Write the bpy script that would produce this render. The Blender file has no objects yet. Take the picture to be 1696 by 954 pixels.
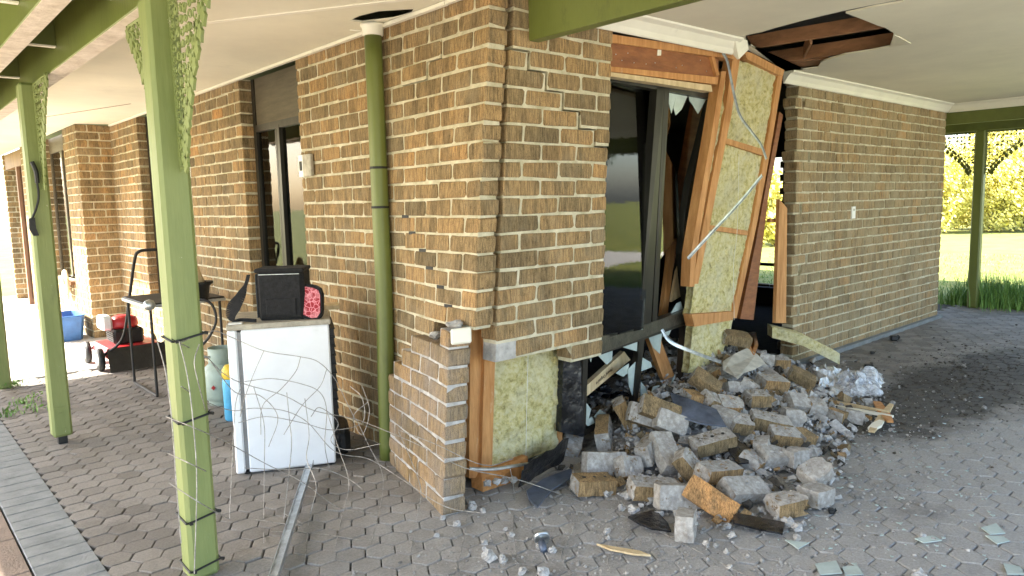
import bpy, math, random
from mathutils import Vector, Matrix, noise
random.seed(7)
S = bpy.context.scene
COL = S.collection
R = math.radians
# ------------------------------------------------------------ camera
FPX, YAW, PITCH, ROLL = 1208.75, R(41.607), R(6.722), R(-1.333)
CAM = Vector((-2.22009, -2.60848, 1.43333))
_F = Vector((math.sin(YAW)*math.cos(PITCH), math.cos(YAW)*math.cos(PITCH), -math.sin(PITCH)))
_R0 = Vector((math.cos(YAW), -math.sin(YAW), 0)); _U0 = _R0.cross(_F)
_R = _R0*math.cos(ROLL)+_U0*math.sin(ROLL); _U = _U0*math.cos(ROLL)-_R0*math.sin(ROLL)
cd = bpy.data.cameras.new('camera'); cam = bpy.data.objects.new('camera', cd); COL.objects.link(cam)
cd.sensor_width = 36; cd.sensor_fit = 'HORIZONTAL'; cd.lens = FPX/1696*36; cd.clip_start = .05; cd.clip_end = 600
m = Matrix((( _R.x, _U.x, -_F.x, CAM.x), (_R.y, _U.y, -_F.y, CAM.y), (_R.z, _U.z, -_F.z, CAM.z), (0,0,0,1)))
cam.matrix_world = m
S.camera = cam
def ray(px, py): return _F+_R*((px-848)/FPX)-_U*((py-477)/FPX)
def at(px, py, x=None, y=None, z=None, d=None):
    r = ray(px, py)
    if x is not None: t = (x-CAM.x)/r.x
    elif y is not None: t = (y-CAM.y)/r.y
    elif z is not None: t = (z-CAM.z)/r.z
    else: t = d
    return CAM+r*t
# ------------------------------------------------------------ light
SUN_EL, SUN_DIR = R(40), Vector((-.74, .67, 0)).normalized()
w = bpy.data.worlds.new('World'); S.world = w; w.use_nodes = True
nt = w.node_tree; bg = nt.nodes['Background']; sky = nt.nodes.new('ShaderNodeTexSky'); sky.sky_type = 'NISHITA'
sky.sun_disc = False; sky.sun_elevation = SUN_EL; sky.sun_rotation = math.atan2(SUN_DIR.x, SUN_DIR.y)
sky.air_density = 1.0; sky.dust_density = 2.5; sky.ozone_density = .6
nt.links.new(sky.outputs[0], bg.inputs[0]); bg.inputs[1].default_value = .15
sl = bpy.data.lights.new('sun', 'SUN'); sl.energy = 5; sl.angle = R(.5); sl.color = (1, .95, .85)
so = bpy.data.objects.new('sun', sl); COL.objects.link(so)
so.rotation_euler = (-(SUN_DIR*math.cos(SUN_EL)+Vector((0,0,math.sin(SUN_EL))))).to_track_quat('-Z', 'Y').to_euler()
S.view_settings.view_transform = 'Standard'; S.view_settings.look = 'None'; S.view_settings.gamma = 1
S.view_settings.exposure = 2.68; S.view_settings.use_curve_mapping = False
S.render.engine = 'CYCLES'
S.cycles.max_bounces = 8; S.cycles.diffuse_bounces = 4; S.cycles.transparent_max_bounces = 16
# ------------------------------------------------------------ materials
def mat(name, col, rough=.8, metal=0, var=.15, scale=(8,8,8), bump=0, bscale=None, col2=None, spec=.5, detail=6, coord='Object'):
    M = bpy.data.materials.new(name); M.use_nodes = True; t = M.node_tree; n = t.nodes; p = n['Principled BSDF']
    p.inputs['Roughness'].default_value = rough; p.inputs['Metallic'].default_value = metal
    p.inputs['Specular IOR Level'].default_value = spec
    tc = n.new('ShaderNodeTexCoord'); mp = n.new('ShaderNodeMapping'); mp.inputs['Scale'].default_value = scale
    t.links.new(tc.outputs[coord], mp.inputs[0])
    no = n.new('ShaderNodeTexNoise'); no.inputs['Scale'].default_value = 1; no.inputs['Detail'].default_value = detail
    no.inputs['Roughness'].default_value = .65
    t.links.new(mp.outputs[0], no.inputs['Vector'])
    r = n.new('ShaderNodeValToRGB')
    c2 = col2 or tuple(min(1, c*(1+var*1.6)) for c in col); c1 = tuple(c*(1-var*1.6) for c in col) if not col2 else col
    r.color_ramp.elements[0].color = (*c1, 1); r.color_ramp.elements[1].color = (*c2, 1)
    r.color_ramp.elements[0].position = .32; r.color_ramp.elements[1].position = .68
    t.links.new(no.outputs[0], r.inputs[0]); t.links.new(r.outputs[0], p.inputs['Base Color'])
    if bump:
        mb_ = n.new('ShaderNodeMapping'); mb_.inputs['Scale'].default_value = bscale or tuple(s*4 for s in scale)
        t.links.new(tc.outputs[coord], mb_.inputs[0])
        nb = n.new('ShaderNodeTexNoise'); nb.inputs['Scale'].default_value = 1; nb.inputs['Detail'].default_value = 8
        t.links.new(mb_.outputs[0], nb.inputs['Vector'])
        b = n.new('ShaderNodeBump'); b.inputs['Strength'].default_value = bump; b.inputs['Distance'].default_value = .01
        t.links.new(nb.outputs[0], b.inputs['Height']); t.links.new(b.outputs[0], p.inputs['Normal'])
    return M
def mixrgb(t, a, b, f, mode='MIX'):
    x = t.nodes.new('ShaderNodeMix'); x.data_type = 'RGBA'; x.blend_type = mode
    for s, v in ((x.inputs['Factor'], f), (x.inputs['A'], a), (x.inputs['B'], b)):
        if hasattr(v, 'links') or hasattr(v, 'is_linked'): t.links.new(v, s)
        else: s.default_value = v if not isinstance(v, tuple) else (*v, 1)
    return x.outputs['Result']
def texnoise(t, scale, detail=5, rough=.6, vec=None, coord='Object', loc=(0,0,0)):
    n = t.nodes; tc = n.new('ShaderNodeTexCoord'); mp = n.new('ShaderNodeMapping'); mp.inputs['Scale'].default_value = scale
    mp.inputs['Location'].default_value = loc
    t.links.new(tc.outputs[coord], mp.inputs[0]); no = n.new('ShaderNodeTexNoise'); no.inputs['Scale'].default_value = 1
    no.inputs['Detail'].default_value = detail; no.inputs['Roughness'].default_value = rough
    t.links.new(mp.outputs[0], no.inputs['Vector']); return no.outputs[0]
def ramp(t, fac, stops):
    r = t.nodes.new('ShaderNodeValToRGB'); e = r.color_ramp.elements
    e[0].position, e[0].color = stops[0][0], (*stops[0][1], 1); e[1].position, e[1].color = stops[-1][0], (*stops[-1][1], 1)
    for p_, c in stops[1:-1]: x = e.new(p_); x.color = (*c, 1)
    t.links.new(fac, r.inputs[0]); return r.outputs[0]
def fac(v): return (v, v, v)
def bumpnode(t, h, strength, dist=.01, nrm=None):
    b = t.nodes.new('ShaderNodeBump'); b.inputs['Strength'].default_value = strength; b.inputs['Distance'].default_value = dist
    t.links.new(h, b.inputs['Height'])
    if nrm: t.links.new(nrm, b.inputs['Normal'])
    return b.outputs[0]
def brick_mat(name, dust=0.0, warm=1.0):
    M = bpy.data.materials.new(name); M.use_nodes = True; t = M.node_tree; n = t.nodes; p = n['Principled BSDF']
    p.inputs['Roughness'].default_value = .9; p.inputs['Specular IOR Level'].default_value = .25
    a = n.new('ShaderNodeAttribute'); a.attribute_name = 'tone'
    base = ramp(t, a.outputs['Fac'], [(0, (.165,.122,.066)), (.3, (.265,.187,.097)), (.6, (.355,.232,.11)), (.85, (.43,.258,.112)), (1, (.49,.26,.10))])
    band = texnoise(t, (14, 14, 2.2), 4, .6)          # burnt vertical bands on each brick
    bandf = ramp(t, band, [(.47, fac(0)), (.58, fac(1))])
    base = mixrgb(t, base, (.11,.085,.05), mixf(t, bandf, .50))
    st = texnoise(t, (130, 130, 14), 5, .75)           # combed vertical streaks
    stf = ramp(t, st, [(.35, fac(.48)), (.60, fac(1.32))])
    base = mixrgb(t, base, stf, 1.0, 'MULTIPLY')
    sm = texnoise(t, (3.1, 3.1, 3.1), 8, .7, loc=(3, 1, 7))   # mortar haze left on the face
    smf = ramp(t, sm, [(.50-dust*.7, fac(0)), (.75-dust*.4, fac(1))])
    base = mixrgb(t, base, ((.40,.34,.23) if not dust else ((.44,.365,.225) if warm > 1 else (.36,.31,.27))), mixf(t, smf, .45+dust))
    pt = texnoise(t, (260, 260, 200), 3, .6); ptf = ramp(t, pt, [(.33, fac(.3)), (.45, fac(1))])
    base = mixrgb(t, base, ptf, .8, 'MULTIPLY')
    t.links.new(base, p.inputs['Base Color'])
    b1 = bumpnode(t, texnoise(t, (150,150,18), 5, .7), .7, .006)
    b2 = bumpnode(t, texnoise(t, (45,45,45), 8, .7, loc=(5,5,5)), .6, .008, b1)
    t.links.new(b2, p.inputs['Normal']); return M
def mixf(t, f, k):
    mth = t.nodes.new('ShaderNodeMath'); mth.operation = 'MULTIPLY'; t.links.new(f, mth.inputs[0]); mth.inputs[1].default_value = k
    return mth.outputs[0]
M = {}
M['brick'] = brick_mat('brown_clinker_brick'); M['brick_dusty'] = brick_mat('dusty_brown_brick', .16); M['brick_far'] = brick_mat('pale_tan_brick', .22, 1.2)
M['mortar'] = mat('cream_mortar', (.43,.385,.25), .95, var=.25, scale=(11,11,11), bump=.9, bscale=(70,70,70), col2=(.72,.66,.50), spec=.2)
M['mortar_grey'] = mat('grey_mortar', (.30,.285,.265), .95, scale=(14,14,14), bump=1, bscale=(60,60,60), col2=(.62,.60,.57), spec=.2)
M['rubbody2'] = mat('pale_mortar_crumbs', (.14,.13,.115), 1, scale=(17,17,17), bump=1, col2=(.56,.53,.49))
M['rubbody'] = mat('dusty_rubble_bed', (.10,.092,.082), 1, scale=(20,20,20), bump=1, col2=(.42,.40,.37))
M['broken'] = mat('mortar_caked_brick_face', (.24,.215,.19), .95, scale=(22,22,22), bump=1, bscale=(70,70,70), col2=(.60,.575,.54), spec=.2)
M['green'] = mat('olive_green_gloss_paint', (.135,.16,.035), .42, var=.10, scale=(2.5,2.5,1.2), bump=.12, bscale=(90,90,9))
M['green_post'] = mat('faded_green_post_paint', (.165,.205,.062), .5, scale=(5,5,1.0), bump=.18, bscale=(80,80,8), col2=(.245,.285,.10))
M['green_dark'] = mat('green_beam_paint', (.105,.125,.025), .5, var=.15, scale=(2.5,2.5,2.5), bump=.12, bscale=(60,60,60))
M['cream'] = mat('cream_soffit_paint', (.76,.715,.56), .7, var=.06, scale=(.9,.9,.9), bump=.05, bscale=(14,14,14), spec=.3)
M['cream_trim'] = mat('cream_cornice_paint', (.83,.79,.66), .5, var=.03, scale=(4,4,4))
M['underside'] = mat('weathered_beam_underside', (.50,.42,.33), .85, scale=(14,14,14), bump=.4, col2=(.74,.66,.55))  # pale colour paints in bounced light under the green beams
M['timber'] = mat('orange_pine_framing', (.42,.175,.05), .75, scale=(24,24,3.5), bump=.5, bscale=(120,120,14), col2=(.66,.34,.125))
M['timber_pale'] = mat('pale_pine', (.50,.36,.19), .75, scale=(22,22,4), bump=.4, bscale=(120,120,14), col2=(.72,.57,.34))
M['timber_red'] = mat('red_brown_lintel', (.19,.062,.02), .55, scale=(7,7,24), bump=.4, bscale=(14,14,120), col2=(.34,.125,.04))
M['timber_dark'] = mat('dark_rafter_timber', (.16,.075,.03), .7, scale=(6,6,20), bump=.3, col2=(.30,.14,.06))
M['frame'] = mat('bronze_window_frame', (.028,.025,.02), .35, metal=.35, var=.3, scale=(12,12,3))
M['frame_sill'] = mat('bronze_sill', (.085,.08,.062), .38, metal=.5, var=.25, scale=(20,20,20), bump=.2)
M['black'] = mat('black_rubber', (.012,.012,.012), .55, var=.4, scale=(12,12,12), bump=.3)
M['blackfab'] = mat('black_nylon', (.010,.010,.011), .85, var=.4, scale=(50,50,50), bump=.5, bscale=(300,300,300))
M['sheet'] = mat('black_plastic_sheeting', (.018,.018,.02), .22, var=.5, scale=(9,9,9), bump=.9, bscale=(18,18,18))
M['white'] = mat('white_enamel', (.86,.88,.90), .35, var=.03, scale=(6,6,6))
M['dirtywhite'] = mat('yellowed_laminate', (.42,.38,.30), .6, var=.2, scale=(14,14,14))
M['metal'] = mat('galvanised_steel', (.55,.58,.60), .33, metal=.85, var=.2, scale=(16,16,16), bump=.2)
M['wire'] = mat('galvanised_wire', (.33,.315,.29), .55, metal=.5, var=.3, scale=(40,40,40))
M['string'] = mat('white_string', (.8,.78,.7), .8, var=.05)
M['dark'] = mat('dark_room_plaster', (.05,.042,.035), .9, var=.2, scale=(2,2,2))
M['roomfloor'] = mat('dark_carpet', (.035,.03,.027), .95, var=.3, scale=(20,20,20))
M['curtain'] = mat('grey_curtain', (.26,.28,.23), .9, var=.15, scale=(30,30,2))
M['header'] = mat('brown_stained_header', (.075,.058,.035), .6, scale=(5,5,40), bump=.2, col2=(.12,.095,.06))
M['frost'] = mat('shattered_glass_edge', (.46,.54,.51), .12, var=.12, scale=(5,5,5))
M['plaster'] = mat('broken_plasterboard', (.52,.49,.42), .9, var=.15, scale=(12,12,12), bump=.3)
M['steelblue'] = mat('blue_grey_flashing', (.10,.12,.16), .4, metal=.3, var=.4, scale=(6,6,6))
M['gas'] = mat('pale_green_gas_cylinder', (.35,.43,.37), .5, var=.12, scale=(8,8,8))
M['red'] = mat('red_mower_paint', (.45,.02,.025), .4, var=.2, scale=(9,9,9))
M['blue'] = mat('blue_plastic', (.045,.14,.36), .45, var=.15)
M['yellow'] = mat('yellow_plastic', (.75,.52,.05), .5, var=.1)
M['skyblue'] = mat('light_blue_plastic', (.10,.42,.68), .5, var=.1)
M['browndoor'] = mat('brown_door_timber', (.16,.075,.04), .6, scale=(10,10,2), col2=(.24,.12,.06))
M['bark'] = mat('grey_brown_bark', (.07,.055,.04), .95, scale=(10,10,3), bump=.8, col2=(.15,.12,.09))
M['concrete'] = mat('concrete_path', (.52,.50,.46), .9, var=.1, scale=(3,3,3), bump=.4, bscale=(60,60,60))
M['roofm'] = mat('roof_sheeting', (.10,.10,.09), .6, var=.2)
M['stuc'] = mat('white_switch_plastic', (.8,.79,.75), .4, var=.02)
M['floral_base'] = None
def insul_mat():
    M_ = bpy.data.materials.new('yellow_glasswool'); M_.use_nodes = True; t = M_.node_tree; p = t.nodes['Principled BSDF']
    p.inputs['Roughness'].default_value = 1; p.inputs['Specular IOR Level'].default_value = .1
    a = texnoise(t, (28,28,28), 7, .75); c = ramp(t, a, [(.30, (.19,.155,.055)), (.39, (.50,.425,.17)), (.50, (.74,.655,.31)), (.68, (.86,.80,.54))])
    b = texnoise(t, (5,5,5), 4, .6, loc=(2,2,2)); bf = ramp(t, b, [(.45, fac(0)), (.7, fac(1))])
    c = mixrgb(t, c, (.78,.76,.62), mixf(t, bf, .45)); t.links.new(c, p.inputs['Base Color'])
    n1 = bumpnode(t, texnoise(t, (20,20,20), 6, .7), 1, .03); n2 = bumpnode(t, texnoise(t, (110,110,110), 5, .7), .8, .008, n1)
    t.links.new(n2, p.inputs['Normal']); return M_
M['insul'] = insul_mat()
def glass_mat(name, tint=(.5,.53,.5), refl=1.6):
    M_ = bpy.data.materials.new(name); M_.use_nodes = True; t = M_.node_tree; n = t.nodes; n.remove(n['Principled BSDF'])
    out = n['Material Output']; tr = n.new('ShaderNodeBsdfTransparent'); tr.inputs[0].default_value = (*tint, 1)
    gl = n.new('ShaderNodeBsdfGlossy'); gl.inputs['Roughness'].default_value = .008
    fr = n.new('ShaderNodeFresnel'); fr.inputs[0].default_value = refl; mx = n.new('ShaderNodeMixShader')
    b = bumpnode(t, texnoise(t, (26,26,26), 3, .6), .035, .004); t.links.new(b, gl.inputs['Normal'])
    t.links.new(fr.outputs[0], mx.inputs[0]); t.links.new(tr.outputs[0], mx.inputs[1]); t.links.new(gl.outputs[0], mx.inputs[2])
    t.links.new(mx.outputs[0], out.inputs[0]); return M_
M['glass'] = glass_mat('window_glass', (.72,.74,.68), refl=1.6)
M['shard'] = glass_mat('glass_shard', (.72,.85,.80), 2.6)
def plastic_film():
    M_ = bpy.data.materials.new('clear_plastic_film'); M_.use_nodes = True; t = M_.node_tree; n = t.nodes; p = n['Principled BSDF']
    out = n['Material Output']; p.inputs['Base Color'].default_value = (.8,.82,.85,1); p.inputs['Roughness'].default_value = .15
    tr = n.new('ShaderNodeBsdfTransparent'); mx = n.new('ShaderNodeMixShader')
    f = ramp(t, texnoise(t, (25,25,25), 4, .6), [(.35, fac(.25)), (.7, fac(.9))])
    t.links.new(f, mx.inputs[0]); t.links.new(tr.outputs[0], mx.inputs[1]); t.links.new(p.outputs[0], mx.inputs[2]); t.links.new(mx.outputs[0], out.inputs[0])
    return M_
M['film'] = plastic_film()
def floral():
    M_ = bpy.data.materials.new('red_floral_fabric'); M_.use_nodes = True; t = M_.node_tree; p = t.nodes['Principled BSDF']; p.inputs['Roughness'].default_value = .6
    v = t.nodes.new('ShaderNodeTexVoronoi'); v.feature = 'DISTANCE_TO_EDGE'; v.inputs['Scale'].default_value = 48
    tc = t.nodes.new('ShaderNodeTexCoord'); t.links.new(tc.outputs['Object'], v.inputs['Vector'])
    c = ramp(t, v.outputs['Distance'], [(.0, (.80,.42,.44)), (.05, (.66,.14,.18)), (.12, (.40,.008,.02)), (.5, (.26,.004,.012))])
    b = ramp(t, texnoise(t, (18,18,18), 2, .5), [(.48, fac(0)), (.56, fac(1))])
    c = mixrgb(t, c, (.70,.25,.28), mixf(t, b, .55)); t.links.new(c, p.inputs['Base Color']); return M_
M['floral'] = floral()
def wear(M_, col, lo, hi, scale, k=1.0, loc=(0,0,0)):
    t = M_.node_tree; p = t.nodes['Principled BSDF']; src = p.inputs['Base Color'].links[0].from_socket
    f = ramp(t, texnoise(t, scale, 9, .75, loc=loc), [(lo, fac(0)), (hi, fac(1))]); t.links.new(mixrgb(t, src, col, mixf(t, f, k)), p.inputs['Base Color'])
wear(M['green_post'], (.52,.50,.38), .66, .675, (16,16,7)); wear(M['green_post'], (.075,.075,.04), .58, .75, (7,7,2.2), .6, (4,4,4))
wear(M['green'], (.48,.45,.35), .70, .71, (16,16,7)); wear(M['green'], (.05,.05,.02), .56, .75, (6,6,3), .55, (4,4,4))
wear(M['white'], (.5,.47,.42), .60, .85, (6,6,9), .4); wear(M['white'], (.2,.17,.13), .71, .725, (34,34,34), .8)
wear(M['cream'], (.42,.36,.26), .58, .78, (1.3,1.3,1.3), .35); wear(M['cream_trim'], (.40,.34,.25), .60, .80, (7,7,7), .5)
wear(M['timber'], (.16,.07,.025), .64, .70, (9,9,5), .8, (3,3,3)); wear(M['timber'], (.78,.60,.36), .62, .72, (18,18,3), .7, (8,3,1))
def caked_mat():
    M_ = brick_mat('fallen_brick_with_mortar'); t = M_.node_tree; n = t.nodes; p = n['Principled BSDF']
    src = p.inputs['Base Color'].links[0].from_socket
    a = n.new('ShaderNodeAttribute'); a.attribute_name = 'caked'
    no = texnoise(t, (26,26,26), 7, .72, loc=(2,5,1)); ad = n.new('ShaderNodeMath'); ad.operation = 'ADD'; t.links.new(no, ad.inputs[0]); t.links.new(a.outputs['Fac'], ad.inputs[1])
    f = ramp(t, ad.outputs[0], [(.64, fac(0)), (.68, fac(1))])
    mc = ramp(t, texnoise(t, (30,30,30), 8, .7), [(.30, (.25,.22,.19)), (.5, (.39,.36,.32)), (.70, (.60,.57,.52))])
    t.links.new(mixrgb(t, src, mc, f), p.inputs['Base Color'])
    old = p.inputs['Normal'].links[0].from_socket
    t.links.new(bumpnode(t, f, .6, .006, old), p.inputs['Normal']); return M_
M['caked'] = caked_mat()
def paver_mat():
    M_ = bpy.data.materials.new('concrete_pavers'); M_.use_nodes = True; t = M_.node_tree; n = t.nodes; p = n['Principled BSDF']
    p.inputs['Roughness'].default_value = .9; p.inputs['Specular IOR Level'].default_value = .3
    a = n.new('ShaderNodeAttribute'); a.attribute_name = 'tone'
    c = ramp(t, a.outputs['Fac'], [(0, (.175,.158,.138)), (.5, (.22,.20,.176)), (1, (.265,.242,.215))])
    tc = n.new('ShaderNodeTexCoord'); sx = n.new('ShaderNodeSeparateXYZ'); t.links.new(tc.outputs['Object'], sx.inputs[0])
    # pale mortar dust lying where the bricks fell
    def blob(cx, cy, rx, ry, off, amp):
        mp = n.new('ShaderNodeMapping'); mp.vector_type = 'TEXTURE'; mp.inputs['Location'].default_value = (cx, cy, 0); mp.inputs['Scale'].default_value = (rx, ry, 1)
        t.links.new(tc.outputs['Object'], mp.inputs[0]); l = n.new('ShaderNodeVectorMath'); l.operation = 'LENGTH'; t.links.new(mp.outputs[0], l.inputs[0])
        no = texnoise(t, (1.9,1.9,1.9), 8, .7, loc=off); ad = n.new('ShaderNodeMath'); ad.operation = 'MULTIPLY_ADD'
        t.links.new(no, ad.inputs[0]); ad.inputs[1].default_value = -amp; t.links.new(l.outputs['Value'], ad.inputs[2])
        return ad.outputs[0]
    d = blob(.9, -1.2, 1.9, 1.5, (0,0,0), 1.6)
    df = ramp(t, d, [(-.35+.5, fac(1)), (.85, fac(0))])
    c = mixrgb(t, c, (.40,.385,.36), mixf(t, df, .75))
    s = blob(3.7, -.85, 1.7, .45, (4,4,4), 1.5)            # damp black soil dragged across the pavers
    sf = ramp(t, s, [(.0, fac(1)), (.35, fac(0))])
    c = mixrgb(t, c, (.045,.038,.028), mixf(t, sf, .80))
    s2 = texnoise(t, (1.3,1.3,1.3), 7, .7, loc=(9,1,0)); s2f = ramp(t, s2, [(.56, fac(0)), (.72, fac(1))])
    c = mixrgb(t, c, (.06,.05,.04), mixf(t, s2f, .55))
    sp = texnoise(t, (90,90,90), 5, .8); spf = ramp(t, sp, [(.3, fac(.72)), (.6, fac(1.12))]); c = mixrgb(t, c, spf, 1.0, 'MULTIPLY')
    wv = texnoise(t, (38,38,38), 4, .9, loc=(1,7,3)); wf = ramp(t, wv, [(.66, fac(0)), (.72, fac(1))])
    c = mixrgb(t, c, (.5,.48,.45), mixf(t, mulf(t, wf, df), .7))
    t.links.new(c, p.inputs['Base Color'])
    b1 = bumpnode(t, texnoise(t, (120,120,120), 6, .7), .55, .004); b2 = bumpnode(t, texnoise(t, (12,12,12), 5, .6), .5, .012, b1)
    p.inputs['Roughness'].default_value = .78; t.links.new(b2, p.inputs['Normal']); return M_
def mulf(t, a, b):
    m_ = t.nodes.new('ShaderNodeMath'); m_.operation = 'MULTIPLY'; t.links.new(a, m_.inputs[0]); t.links.new(b, m_.inputs[1]); return m_.outputs[0]
M['paver'] = paver_mat()
M['edgepaver'] = mat('blue_grey_edge_pavers', (.17,.18,.18), .9, scale=(9,9,9), bump=.5, bscale=(90,90,90), col2=(.27,.28,.275))
M['sand'] = mat('jointing_sand', (.045,.04,.032), 1, scale=(20,20,20), bump=.8, col2=(.09,.08,.065))
M['lawn'] = mat('lawn', (.10,.135,.02), 1, scale=(1.2,1.2,1.2), bump=.8, bscale=(50,50,50), col2=(.24,.235,.05))
M['leaf_y'] = mat('yellow_green_leaves', (.42,.40,.09), .6, scale=(1.2,1.2,1.2), col2=(.74,.66,.18), detail=3)
M['leaf_d'] = mat('dark_green_leaves', (.03,.06,.012), .6, scale=(2,2,2), col2=(.08,.13,.03), detail=3)
M['grass'] = mat('tall_grass_blades', (.08,.18,.03), .6, scale=(6,6,6), col2=(.22,.38,.08), detail=3)
M['soil'] = mat('dark_soil_crumbs', (.03,.025,.018), 1, scale=(20,20,20), bump=1, col2=(.12,.105,.085))
M['grit'] = mat('mortar_grit', (.22,.21,.195), 1, scale=(16,16,16), bump=1, col2=(.66,.64,.61))
# ------------------------------------------------------------ mesh builder and tags
class MB:
    def __init__(s): s.v = []; s.f = []; s.mi = []; s.tn = []; s.ck = None; s.tone = .5; s.cm = 0
    def face(s, idx, mi=None): s.f.append(idx); s.mi.append(s.cm if mi is None else mi); s.tn.append(s.tone)
    def add(s, vs, fs, mi=None):
        o = len(s.v); s.v += [Vector(v) for v in vs]
        for f in fs: s.face([i+o for i in f], mi)
    def box(s, lo, hi, mi=None, rot=None, org=None):
        (x0,y0,z0), (x1,y1,z1) = lo, hi
        vs = [Vector(p) for p in ((x0,y0,z0),(x1,y0,z0),(x1,y1,z0),(x0,y1,z0),(x0,y0,z1),(x1,y0,z1),(x1,y1,z1),(x0,y1,z1))]
        if rot is not None: vs = [rot @ v for v in vs]
        if org is not None: vs = [v+Vector(org) for v in vs]
        s.add(vs, [(0,3,2,1),(4,5,6,7),(0,1,5,4),(1,2,6,5),(2,3,7,6),(3,0,4,7)], mi)
    def bbox(s, lo, hi, b, rot=None, org=None, mi=None):      # box with bevelled vertical edges and rims
        (x0,y0,z0), (x1,y1,z1) = lo, hi
        def ring(z, k):
            a = b; o = [(x0+a,y0+k),(x1-a,y0+k),(x1-k,y0+a),(x1-k,y1-a),(x1-a,y1-k),(x0+a,y1-k),(x0+k,y1-a),(x0+k,y0+a)]
            return [Vector((p[0],p[1],z)) for p in o]
        s.rings([ring(z0, b*.7), ring(z0+b, 0), ring(z1-b, 0), ring(z1, b*.7)], rot, org, mi)
    def rings(s, rs, rot=None, org=None, mi=None, cap=True):
        n = len(rs[0]); vs = [v for r in rs for v in r]
        if rot is not None: vs = [rot @ v for v in vs]
        if org is not None: vs = [v+Vector(org) for v in vs]
        fs = []
        for k in range(len(rs)-1):
            for i in range(n): j = (i+1) % n; fs.append((k*n+i, k*n+j, (k+1)*n+j, (k+1)*n+i))
        if cap: fs.append(tuple(range(n))[::-1]); fs.append(tuple(range((len(rs)-1)*n, len(rs)*n)))
        s.add(vs, fs, mi)
    def prism(s, pts, off, mi=None):
        n = len(pts); off = Vector(off); a = [Vector(p) for p in pts]
        s.add(a+[p+off for p in a], [tuple(range(n))[::-1], tuple(range(n, 2*n))]+[(i, (i+1) % n, n+(i+1) % n, n+i) for i in range(n)], mi)
    def tube(s, pts, r, n=7, smooth=True, mi=None, cap=True, flat=1):
        if smooth and len(pts) > 2: pts = catmull(pts)
        pts = [Vector(p) for p in pts]; rs = []; up = None
        for i, p in enumerate(pts):
            d = (pts[min(i+1, len(pts)-1)]-pts[max(i-1, 0)]).normalized()
            if up is None: up = d.orthogonal().normalized()
            up = (up-d*up.dot(d)); up = up.normalized() if up.length > 1e-6 else d.orthogonal().normalized()
            q = d.cross(up); rr = r[i*len(r)//len(pts)] if isinstance(r, (list, tuple)) else r
            rs.append([p+up*math.cos(2*math.pi*k/n)*rr+q*math.sin(2*math.pi*k/n)*rr*flat for k in range(n)])
        s.rings(rs, mi=mi, cap=cap)
    def lathe(s, prof, c, n=20, axis=None, mi=None):
        rs = [[Vector((r*math.cos(2*math.pi*k/n), r*math.sin(2*math.pi*k/n), z)) for k in range(n)] for r, z in prof]
        s.rings(rs, axis, c, mi)
    def lump(s, c, r, sq=.8, n=7, rot=None, mi=None):
        rs = []
        seed = Vector((random.uniform(0,50), random.uniform(0,50), 0))
        for a in (-.98, -.6, -.1, .45, .85, .99):
            rr = math.sqrt(max(0.01, 1-a*a)); ring = []
            for k in range(n):
                t = 2*math.pi*k/n+a; v = Vector((rr*math.cos(t), rr*math.sin(t), a*sq))
                v *= (.78+.5*noise.noise(v*1.4+seed)+random.uniform(-.10,.10)); ring.append(v*r)
            rs.append(ring)
        s.rings(rs, rot, c, mi)
    def build(s, name, mats, parent=None, smooth=False):
        if not isinstance(mats, (list, tuple)): mats = [mats]
        o0 = parent_world(parent)
        me = bpy.data.meshes.new(name); me.from_pydata([v-o0 for v in s.v], [], s.f)
        for m_ in mats: me.materials.append(m_)
        me.polygons.foreach_set('material_index', s.mi)
        at_ = me.attributes.new('tone', 'FLOAT', 'FACE'); at_.data.foreach_set('value', s.tn)
        if s.ck: a2 = me.attributes.new('caked', 'FLOAT', 'FACE'); a2.data.foreach_set('value', s.ck)
        if smooth: me.polygons.foreach_set('use_smooth', [True]*len(s.f))
        me.update(); o = bpy.data.objects.new(name, me); COL.objects.link(o)
        if parent is not None: o.parent = parent
        return o
def parent_world(p):
    v = Vector((0,0,0))
    while p is not None: v += p.location; p = p.parent
    return v
def catmull(p, k=6):
    p = [Vector(a) for a in p]; q = [p[0]*2-p[1]]+p+[p[-1]*2-p[-2]]; o = []
    for i in range(1, len(q)-2):
        for j in range(k):
            t = j/k; a, b, c, d = q[i-1], q[i], q[i+1], q[i+2]
            o.append(.5*((2*b)+(c-a)*t+(2*a-5*b+4*c-d)*t*t+(3*b-a-3*c+d)*t**3))
    o.append(p[-1]); return o
def tag(o, label=None, cat=None, group=None, kind=None):
    for k, v in (('label', label), ('category', cat), ('group', group), ('kind', kind)):
        if v: o[k] = v
    return o
def thing(name, label, cat, loc=(0,0,0), group=None):
    o = bpy.data.objects.new(name, None); COL.objects.link(o); o.location = loc; o.empty_display_size = .1
    return tag(o, label, cat, group)
def struct(mb, name, m_, smooth=False): return tag(mb.build(name, m_, None, smooth), kind='structure')
def slab(mb, pts, off, y=None, x=None, z=None, mi=None):          # a board: outline points on a plane, given its thickness
    P = []
    for q in pts:
        if len(q) == 3: P.append(at(q[0], q[1], y=q[2]))
        else: P.append(at(q[0], q[1], x=x, y=y, z=z))
    mb.prism(P, off, mi)
def one(name, m_, parent, fn, smooth=False):
    b = MB(); fn(b); return b.build(name, m_, parent, smooth)
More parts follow.
